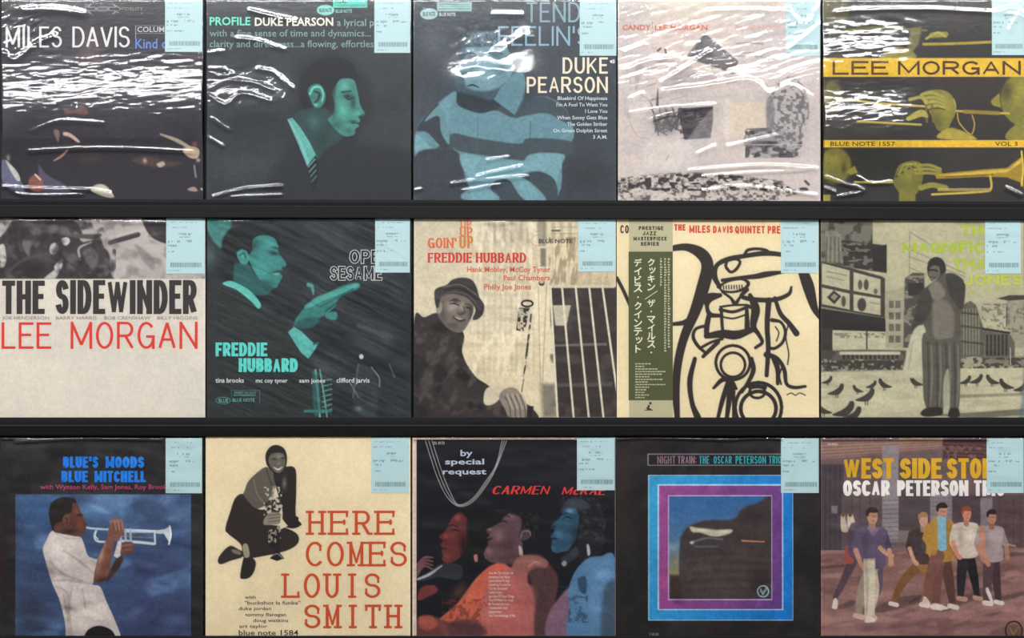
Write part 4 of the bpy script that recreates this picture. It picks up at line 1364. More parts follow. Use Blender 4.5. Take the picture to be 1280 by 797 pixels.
def art_33(p):
    p.fill((32, 31, 40))
    p.R(20, 74, 760, 790, (24, 24, 34), 2)
    p.B(620, 200, 160, 120, (44, 42, 44), .8)
    q = lambda a: [(x * 255 / 1032 * K + 5 * K, y * 197 / 797 * K + 78 * K) for x, y in a]
    f = 255 / 1032 * K
    C = lambda pts, c, s=3, a=1.0, clip=False: p.S(q(pts), c, s, a, clip)

    def Bq(x, y, rx, ry, c, a=.6, rot=0):
        p.B(*q([(x, y)])[0], rx * f, ry * f, c, a, rot)
    C([(220, 160), (330, 150), (420, 190), (430, 300), (340, 420), (220, 420), (240, 260)], (24, 18, 24), 5)
    # first singer, red light, head tipped back
    D = lambda pts, c, s=3, a=1.0, clip=False: p.P(q(pts), c, s, a, False, clip)
    D([(252, 160), (226, 166), (200, 192), (186, 222), (176, 246), (152, 270), (134, 284), (138, 294), (156, 304), (150, 314), (142, 326), (152, 338), (154, 346), (148, 362), (156, 376), (150, 396), (160, 416), (186, 424), (226, 404), (262, 372), (286, 300), (292, 200)], (104, 50, 48), 3, 1, True)
    Bq(230, 188, 24, 22, (164, 88, 80), .8)
    Bq(170, 282, 22, 16, (170, 88, 78), .8)
    Bq(210, 280, 24, 30, (140, 70, 64), .7)
    Bq(176, 384, 20, 24, (140, 66, 60), .7)
    p.L(q([(184, 232), (206, 226), (232, 236)]), [3, 5, 3], (34, 18, 24), 2, .9)
    p.L(q([(196, 254), (220, 250), (240, 258)]), [3, 6, 3], (40, 20, 26), 2.5, .9)
    p.L(q([(154, 346), (176, 344)]), [5, 3], (44, 14, 20), 2, .9)
    p.L(q([(138, 296), (154, 300)]), 4, (50, 22, 26), 2, .8)
    Bq(262, 330, 26, 70, (44, 24, 30), .9)
    p.end()
    D([(250, 158), (300, 150), (350, 170), (380, 230), (350, 300), (310, 330), (282, 420), (240, 430), (250, 380), (282, 320), (276, 250), (280, 190)], (24, 18, 24), 8, .95)
    C([(312, 380), (330, 376), (332, 408), (318, 410)], (180, 120, 116), 2.5)
    # hand and microphone
    C([(30, 500), (90, 460), (150, 420), (250, 430), (240, 500), (130, 490), (60, 510)], (54, 56, 62), 4)
    p.L(q([(30, 500), (90, 474), (150, 432)]), [8, 10, 5], (176, 178, 184), 3)
    for k in range(4):
        p.L(q([(24, 430 + 18 * k), (60, 392 + 14 * k), (104, 390 + 20 * k)]), [6, 9, 6], (136, 92, 92), 2.5, .9)
    C([(28, 590), (50, 540), (110, 530), (130, 560), (80, 590), (40, 606)], (126, 60, 58), 4)
    # second singer, grey-rose light
    D([(500, 164), (474, 176), (452, 204), (430, 222), (402, 236), (380, 246), (374, 256), (382, 268), (392, 272), (388, 284), (376, 292), (388, 304), (380, 312), (386, 322), (372, 346), (362, 372), (368, 394), (396, 414), (450, 428), (486, 424), (520, 400), (560, 360), (560, 200), (540, 164)], (104, 76, 82), 3, 1, True)
    Bq(500, 186, 26, 18, (146, 110, 114), .8)
    Bq(440, 280, 34, 40, (140, 104, 108), .8)
    Bq(388, 360, 20, 26, (150, 112, 114), .7)
    Bq(490, 330, 40, 60, (84, 60, 66), .8)
    Bq(396, 248, 12, 8, (152, 112, 114), .7)
    p.L(q([(440, 214), (462, 206), (480, 214)]), [3, 6, 3], (36, 24, 30), 2.5, .9)
    p.L(q([(452, 192), (476, 178), (500, 190)]), [2, 4, 2], (40, 26, 32), 2, .9)
    p.L(q([(384, 302), (404, 292)]), [8, 4], (28, 14, 20), 2, .95)
    p.L(q([(378, 258), (392, 264)]), 4, (44, 26, 32), 2, .8)
    Bq(520, 396, 60, 22, (54, 40, 46), .9)
    p.end()
    C([(500, 166), (540, 150), (600, 160), (636, 200), (630, 260), (600, 300), (560, 310), (552, 250), (556, 200), (530, 176)], (26, 23, 28), 6)
    p.N(*q([(540, 160)])[0], *q([(640, 300)])[0], (58, 50, 54), 12, 12, .52, .66, .7, 117)
    C([(540, 280), (556, 250), (594, 248), (604, 276), (580, 300), (552, 304)], (84, 66, 72), 2.5)
    p.L(q([(550, 294), (560, 262), (592, 258), (600, 278)]), 3, (150, 130, 134), 1.8)
    C([(540, 330), (556, 344), (562, 384), (544, 380)], (186, 166, 164), 2.5)
    # third singer, blue light
    C([(740, 140), (800, 90), (880, 80), (960, 120), (980, 260), (940, 400), (840, 390), (830, 240)], (38, 36, 41), 7)
    C([(752, 160), (800, 90), (870, 100), (900, 140), (840, 150)], (70, 74, 86), 6, .8)
    p.N(*q([(760, 80)])[0], *q([(980, 320)])[0], (66, 66, 74), 14, 12, .55, .7, .6, 119, 30)
    D([(792, 134), (770, 150), (756, 178), (738, 198), (712, 218), (700, 236), (704, 244), (722, 250), (716, 264), (702, 280), (700, 290), (716, 296), (706, 306), (708, 320), (702, 336), (710, 360), (732, 370), (790, 356), (824, 310), (838, 240), (846, 180), (828, 140)], (50, 86, 108), 3, 1, True)
    Bq(800, 154, 26, 16, (124, 162, 186), .9)
    Bq(780, 190, 20, 8, (136, 164, 182), .6)
    Bq(742, 268, 26, 26, (78, 126, 152), .8)
    Bq(716, 344, 16, 16, (70, 118, 146), .7)
    p.L(q([(762, 196), (784, 186), (808, 194)]), [3, 6, 3], (18, 34, 46), 2.5, .9)
    p.L(q([(756, 178), (780, 166), (806, 174)]), [2, 4, 2], (22, 38, 50), 2, .8)
    p.L(q([(704, 294), (734, 296)]), [7, 3], (16, 30, 42), 2, .95)
    Bq(714, 234, 14, 14, (24, 44, 58), .8)
    Bq(826, 290, 26, 70, (32, 48, 58), .85)
    p.end()
    C([(884, 326), (896, 330), (902, 372), (888, 378)], (190, 180, 176), 2.5)
    C([(752, 396), (796, 366), (830, 330), (840, 380), (780, 420)], (66, 70, 78), 5, .8)
    C([(756, 420), (772, 406), (784, 420), (770, 436)], (150, 150, 148), 3)
    # shoulders and gowns: orange, rose, blue
    C([(480, 420), (500, 390), (560, 380), (640, 376), (700, 430), (740, 500), (720, 640), (690, 790), (600, 790), (600, 480)], (98, 62, 64), 8)
    C([(150, 690), (230, 620), (320, 500), (400, 430), (470, 424), (520, 480), (540, 620), (520, 800), (200, 800), (130, 720)], (202, 106, 82), 4)
    C([(350, 640), (400, 480), (500, 440), (540, 390), (600, 382), (660, 404), (680, 440), (600, 450), (590, 520), (640, 560), (620, 700), (600, 800), (360, 800)], (186, 110, 104), 8, .95)
    C([(520, 410), (560, 384), (640, 382), (690, 420), (620, 450), (560, 470), (520, 450)], (150, 100, 92), 5, .9)
    p.L(q([(590, 436), (622, 412), (650, 420)]), 5, (196, 140, 124), 3, .8)
    C([(590, 470), (660, 440), (720, 520), (690, 640), (660, 790), (620, 790), (620, 600)], (84, 62, 62), 10, .8)
    Bq(240, 560, 40, 60, (96, 64, 52), .8, 40)
    p.N(*q([(150, 600)])[0], *q([(350, 720)])[0], (120, 58, 50), 12, 11, .5, .68, .6, 108)
    p.N(*q([(340, 570)])[0], *q([(420, 650)])[0], (120, 58, 50), 11, 10, .55, .7, .4, 109)
    C([(26, 700), (90, 680), (200, 720), (360, 740), (340, 800), (26, 800)], (118, 68, 64), 7, .9)
    C([(40, 690), (100, 686), (130, 730), (80, 760), (40, 740)], (186, 96, 82), 6, .8)
    C([(200, 716), (300, 700), (350, 730), (340, 790), (200, 790)], (84, 56, 62), 8, .7)
    C([(680, 790), (690, 680), (740, 600), (800, 540), (830, 600), (810, 800)], (136, 104, 124), 6)
    C([(790, 560), (820, 470), (880, 400), (950, 384), (1030, 400), (1040, 800), (800, 800), (796, 640)], (94, 134, 168), 4)
    Bq(960, 470, 70, 60, (124, 164, 198), .8)
    Bq(930, 640, 60, 120, (112, 152, 188), .7)
    C([(970, 560), (1030, 520), (1040, 800), (960, 800)], (70, 84, 100), 12, .8)
    p.N(*q([(790, 580)])[0], *q([(890, 720)])[0], (58, 82, 108), 13, 12, .48, .66, .7, 111)
    C([(840, 500), (880, 490), (880, 570), (850, 560)], (44, 66, 90), 5, .8)
    p.L(q([(330, 530), (420, 540)]), 2, (210, 130, 110), 3, .4)
    p.L(q([(560, 540), (790, 538)]), 2, (104, 80, 86), 3, .5)
    # three strands of beads
    W_ = (206, 204, 200)
    for d, a in ((0, 62), (6, 74), (12, 86)):
        p.L([(a, 80), (a + 22, 150), (a + 46, 220), (140 + d * 1.2, 284 - d), (182, 320 - d * .5), (232, 306 - d), (280, 250 - d * 1.5), (320, 180 - d), (358 - d * 1.4, 80)], 2.6, W_, 1.1, .85)
    # pale border
    for r in ((14, 66, 31, 800), (14, 66, 760, 79), (14, 789, 760, 800)):
        p.R(*r, (222, 200, 182), 1.4)
    p.R(749, 66, 757, 800, (100, 92, 92), 1.6)


def art_34(p):
    p.fill((38, 35, 37))
    p.N(0, 66, 770, 800, (52, 49, 51), 140, 110, .45, .7, .8, 121)
    p.N(0, 66, 770, 800, (58, 42, 36), 120, 260, .5, .75, .6, 122)
    p.B(60, 420, 40, 120, (58, 48, 44), .6)
    # narrow title box
    p.R(129, 130, 640, 173, (150, 150, 152), 1)
    p.R(132, 133, 640, 170, (40, 36, 38), 1)
    # nested frames
    p.R(131, 207, 656, 734, (168, 206, 226), 1.4)
    p.G(134, 210, 654, 732, (62, 164, 204), (26, 124, 200), .8, .2)
    p.R(165, 240, 620, 696, (190, 214, 232), 1.4)
    p.G(170, 245, 616, 692, (160, 82, 146), (110, 70, 138), .8, .2)
    p.B(190, 580, 24, 90, (176, 84, 136), .7)
    p.R(203, 280, 580, 660, (206, 176, 208), 1.4)
    p.R(207, 284, 577, 656, (70, 112, 164), 1.4, 1, True)
    p.G(207, 284, 577, 470, (56, 108, 160), (92, 128, 160), 0, 1)
    p.B(240, 520, 70, 50, (150, 144, 110), .9)
    p.B(230, 560, 60, 24, (166, 148, 90), .9)
    p.B(220, 470, 40, 20, (150, 166, 168), .7)
    p.R(207, 570, 300, 660, (66, 50, 44), 10)
    # big dark rounded engine rushing past
    p.P(catmull([(246, 470), (250, 430), (280, 392), (340, 372), (440, 366), (470, 330), (520, 312), (600, 306), (600, 670), (280, 670), (250, 600), (244, 540)], 5), (74, 62, 62), 6)
    p.B(420, 600, 110, 60, (92, 80, 76), .8)
    for k in range(9):
        p.L([(270, 500 + 16 * k), (400, 490 + 16 * k), (570, 500 + 15 * k)], 7, (96, 84, 82) if k % 2 else (60, 50, 52), 5, .35)
    p.B(520, 360, 60, 40, (56, 44, 46), .8)
    p.B(330, 540, 80, 40, (86, 76, 74), .6)
    p.B(540, 600, 50, 60, (48, 38, 38), .7)
    p.P(catmull([(282, 394), (310, 398), (360, 406), (432, 404), (424, 420), (370, 430), (320, 416), (292, 414)], 5), (196, 190, 166), 4)
    p.B(330, 406, 40, 8, (236, 230, 206), .8)
    p.B(410, 412, 20, 6, (236, 232, 210), .8)
    p.L([(284, 452), (340, 436), (400, 440)], [8, 6, 4], (120, 130, 150), 4, .8)
    p.L([(300, 466), (380, 466)], 6, (110, 116, 134), 4, .7)
    p.B(290, 452, 8, 7, (240, 230, 220), .9)
    p.L([(472, 445), (552, 449)], [6, 4], (206, 140, 110), 2)
    p.L([(250, 470), (250, 560), (264, 620)], [10, 14, 12], (72, 66, 70), 5, .7)
    p.end()
    # round emblem
    p.E(547, 628, 22, 22, (60, 56, 60), 1.4)
    p.ring(547, 628, 20, 20, 4, (170, 196, 200))
    p.L([(538, 620), (546, 640), (558, 618)], 4.5, (160, 186, 190), 1.3, 1, False)
    p.L([(532, 632), (562, 622)], 3, (140, 166, 170), 1.3, .8, False)


def walker(p, x, y, h, top, legs, shoe, skin, hair, lean=0, arms=1, st=0.25):
    """printed walking figure; (x, y) is the top of the head"""
    q = lambda a: [(x + u * h, y + v * h) for u, v in a]
    dk = lambda c, k: tuple(v * k for v in c)
    # legs mid-stride
    p.L(q([(.02, .50), (.02 + st * .45, .72), (.03 + st * .7, .95)]), [h * .125, h * .095, h * .06], dk(legs, .8), 2.2)
    p.L(q([(-.03, .50), (-.03 - st * .2, .74), (-.05 - st * .1, .95)]), [h * .125, h * .10, h * .07], legs, 2.2)
    p.L(q([(-.07 - st * .1, .975), (.0 - st * .1, .985)]), h * .05, shoe, 1.6)
    p.L(q([(.0 + st * .7, .965), (.07 + st * .7, .98)]), h * .045, shoe, 1.6)
    # far arm, body, near arm
    p.L(q([(.10, .22), (.15, .36), (.16, .48)]), [h * .07, h * .055, h * .045], dk(top, .85), 2)
    p.S(q([(-.13, .20), (-.05, .165), (.05, .165), (.125, .20), (.115, .36), (.11, .53), (-.10, .53), (-.12, .36)]), top, 2)
    p.B(x - .06 * h, y + .34 * h, .04 * h, .14 * h, dk(top, .78), .6)
    p.B(x + .04 * h, y + .27 * h, .05 * h, .08 * h, tuple(min(255, v * 1.12) for v in top), .5)
    p.L(q([(-.12, .22), (-.155, .36), (-.12, .46)]), [h * .07, h * .055, h * .045], top, 2)
    p.L(q([(-.145, .38), (-.10, .50), (-.07, .54)]), [h * .045, h * .04, h * .05], skin, 1.8)
    p.L(q([(.155, .38), (.17, .50)]), [h * .042, h * .05], skin, 1.8)
    # neck and head
    p.L(q([(0, .12), (0, .18)]), h * .06, dk(skin, .85), 1.8)
    p.S(q([(-.045, .06), (-.02, .015), (.03, .015), (.05, .06), (.045, .11), (.02, .145), (-.015, .14), (-.04, .10)]), skin, 1.6)
    p.S(q([(-.05, .07), (-.05, .02), (-.01, -.008), (.035, -.002), (.055, .035), (.03, .045), (-.02, .045), (-.035, .075)]), hair, 1.6)
    p.B(x + .015 * h, y + .075 * h, .03 * h, .008 * h, dk(hair, 1.1), .4)
    p.B(x + .015 * h, y + .118 * h, .018 * h, .006 * h, dk(skin, .6), .7)


def art_35(p):
    p.fill((134, 106, 102))
    # house fronts
    p.G(16, 70, 770, 480, (120, 98, 98), (104, 84, 84), 0, 1)
    p.P([(16, 80), (470, 76), (470, 112), (16, 150)], (150, 118, 108), 4)
    p.P([(16, 92), (300, 84), (466, 80), (466, 104), (16, 128)], (166, 134, 118), 3, .7)
    for k in range(5):
        p.L([(16, 96 + 12 * k), (460, 80 + 8 * k)], 3, (104, 80, 76), 2, .6)
    p.R(300, 72, 470, 84, (176, 140, 110), 4, .8)
    p.R(460, 78, 630, 150, (84, 56, 58), 3)
    for k in range(4):
        p.L([(470, 92 + 14 * k), (640, 98 + 14 * k)], 4, (126, 88, 86), 2, .7)
    p.N(460, 100, 620, 150, (150, 110, 100), 14, 14, .55, .62, .6, 131)
    p.R(18, 168, 100, 480, (82, 72, 78), 4)
    for x in (34, 52, 70, 88):
        p.L([(x, 175), (x, 478)], 3, (66, 56, 62), 2, .8)
    p.R(92, 280, 240, 480, (104, 86, 88), 4)
    for x in (130, 160, 196):
        p.L([(x, 286), (x, 480)], 4, (82, 68, 70), 2, .7)
    p.R(240, 100, 300, 480, (150, 138, 140), 3)
    for k in range(11):
        p.L([(242, 300 + 16 * k), (298, 298 + 16 * k)], 3, (112, 98, 100), 1.8, .8)
    p.R(300, 150, 414, 420, (92, 78, 80), 4)
    p.R(56, 318, 78, 346, (156, 146, 146), 3, .8)
    p.R(414, 270, 494, 420, (144, 134, 140), 3)
    for k in range(7):
        p.L([(416, 290 + 15 * k), (492, 290 + 15 * k)], 2.5, (112, 100, 104), 1.6, .7)
    p.R(494, 280, 600, 430, (88, 70, 74), 4)
    p.R(596, 290, 640, 430, (138, 124, 128), 3)
    p.R(640, 280, 770, 470, (96, 76, 78), 4)
    for x in (664, 690, 716, 742):
        p.L([(x, 284), (x, 470)], 3.5, (80, 62, 66), 2, .7)
    p.R(300, 408, 345, 460, (128, 116, 112), 3)
    p.R(240, 450, 350, 486, (126, 106, 104), 5)
    # roadway
    p.P([(16, 484), (770, 470), (770, 800), (16, 800)], (150, 112, 106), 5)
    p.G(16, 480, 770, 797, (140, 104, 98), (168, 128, 122), 0, 1, .6)
    p.N(16, 480, 770, 797, (126, 92, 88), 120, 26, .45, .7, .8, 133, -6)
    p.N(16, 480, 770, 797, (178, 136, 128), 90, 22, .52, .72, .6, 134, -6)
    p.P([(16, 536), (140, 528), (140, 538), (16, 548)], (104, 74, 74), 3, .8)
    p.P([(640, 490), (770, 486), (770, 500), (640, 506)], (96, 76, 74), 3, .7)
    for q in ([(210, 690), (300, 650), (420, 640), (420, 656), (300, 690), (230, 706)], [(440, 690), (560, 640), (600, 640), (560, 664), (470, 700)], [(600, 650), (700, 640), (770, 622), (770, 634), (690, 660)], [(540, 640), (620, 610), (640, 628), (560, 660)], [(80, 680), (140, 660), (130, 684), (84, 692)]):
        p.S(q, (104, 80, 78), 5, .8)
    p.L([(340, 668), (430, 620)], 8, (84, 62, 60), 4, .7)
    sk, sk2 = (196, 148, 124), (204, 160, 138)
    wh = (222, 208, 196)
    # people out for a walk
    p.S([(90, 352), (104, 346), (108, 372), (116, 410), (92, 408)], (196, 178, 160), 2.5)
    p.S([(114, 352), (130, 346), (140, 372), (146, 404), (118, 402)], (206, 190, 172), 2.5)
    p.E(98, 350, 7, 9, (120, 90, 76), 2)
    p.E(124, 350, 7, 9, (104, 78, 68), 2)
    p.L([(132, 520), (100, 590), (70, 650)], [34, 26, 18], (94, 74, 82), 2.5)
    p.S([(58, 688), (66, 654), (78, 660), (76, 690)], wh, 2)
    p.S([(108, 466), (130, 460), (136, 520), (106, 524)], (164, 84, 74), 2.5)
    p.S([(120, 400), (150, 378), (240, 400), (244, 500), (200, 520), (122, 500)], (92, 78, 92), 3, .9)
    p.L([(226, 520), (232, 600), (220, 650)], [26, 20, 14], (100, 88, 100), 2.5)
    walker(p, 203, 326, 404, (104, 88, 112), (198, 178, 156), (206, 176, 158), sk, (66, 48, 42), st=-.22)
    p.P([(172, 512), (214, 508), (214, 600), (212, 716), (176, 716), (174, 620)], (208, 198, 176), 2.5, 1, False, True)
    p.L([(180, 516), (186, 620), (182, 710)], [12, 12, 8], (180, 166, 146), 4, .8)
    p.L([(176, 512), (212, 510)], 10, (150, 132, 124), 3, .6)
    p.end()
    p.S([(176, 734), (186, 716), (208, 724), (214, 738), (180, 742)], wh, 2)
    p.P([(184, 396), (206, 432), (232, 398)], (140, 120, 138), 2, .8)
    p.L([(232, 470), (252, 490), (276, 500)], [16, 14, 15], sk, 2)
    walker(p, 388, 344, 340, (80, 62, 56), (166, 116, 74), wh, sk2, (176, 132, 92), st=-.5)
    walker(p, 456, 310, 384, (178, 136, 66), (124, 84, 74), wh, sk, (56, 42, 38), st=.10)
    p.L([(440, 500), (410, 590), (400, 660)], [50, 34, 24], (132, 90, 80), 2.5)
    p.S([(384, 674), (392, 646), (412, 668), (408, 688), (388, 684)], wh, 2)
    p.S([(436, 366), (454, 360), (472, 368), (476, 468), (440, 472)], (140, 182, 200), 2)
    p.S([(418, 372), (438, 364), (440, 480), (416, 496), (384, 480), (386, 430)], (184, 142, 70), 2.5, .9)
    p.S([(472, 368), (490, 380), (520, 450), (524, 490), (496, 500), (484, 520), (474, 480)], (166, 126, 62), 2.5, .9)
    p.S([(350, 430), (384, 440), (400, 470), (384, 500), (352, 470)], (80, 68, 74), 2.5, .9)
    p.S([(440, 672), (476, 686), (470, 694), (416, 690), (420, 674)], wh, 2)
    walker(p, 545, 322, 340, (206, 192, 178), (50, 44, 50), (190, 150, 130), (206, 142, 122), (156, 84, 60), st=.12)
    walker(p, 636, 334, 344, (168, 152, 150), (96, 72, 76), wh, (184, 132, 110), (52, 42, 40), st=.06)
    p.L([(600, 400), (606, 470), (624, 530)], [22, 18, 18], (190, 140, 116), 2)
    p.L([(680, 456), (720, 464)], [10, 8], (176, 140, 126), 2, .9)
    p.S([(614, 624), (624, 616), (640, 660), (634, 668)], wh, 2)
    # round emblem
    p.ring(716, 770, 30, 33, 6, (70, 40, 36))
    p.S([(698, 752), (736, 752), (730, 790), (704, 790)], (120, 90, 70), 3)
    p.L([(702, 760), (714, 786), (732, 758)], 5, (160, 130, 110), 2, .8, False)

# ------------------------------------------------------------------ the records
X0 = [0, 255, 510, 765, 1020]
Y0 = [0, 255, 522]
JX = [[(2, 253.5), (258.5, 513.5), (517, 770), (772.5, 1025.5), (1029, 1281)],
      [(-1, 256.5), (259, 513.5), (517.5, 770), (771, 1023.5), (1026.5, 1280)],
      [(0.5, 253.5), (257, 513), (515.5, 770), (771, 1025), (1026, 1281)]]
JY = [(-1.0, 253.5), (272.0, 527.5), (546.0, 800.5)]
STICK = [[(598, -3, 733, 188), (617, -3, 747, 192), (622, -3, 755, 202), (630, -3, 753, 203), (637, -3, 754, 200)],
         [(602, 50, 742, 252), (620, 50, 746, 248), (617, 54, 751, 245), (612, 52, 747, 250), (612, 54, 742, 252)],
         [(600, 73, 732, 273), (606, 70, 742, 272), (612, 70, 749, 262), (612, 74, 749, 272), (618, 74, 752, 272)]]

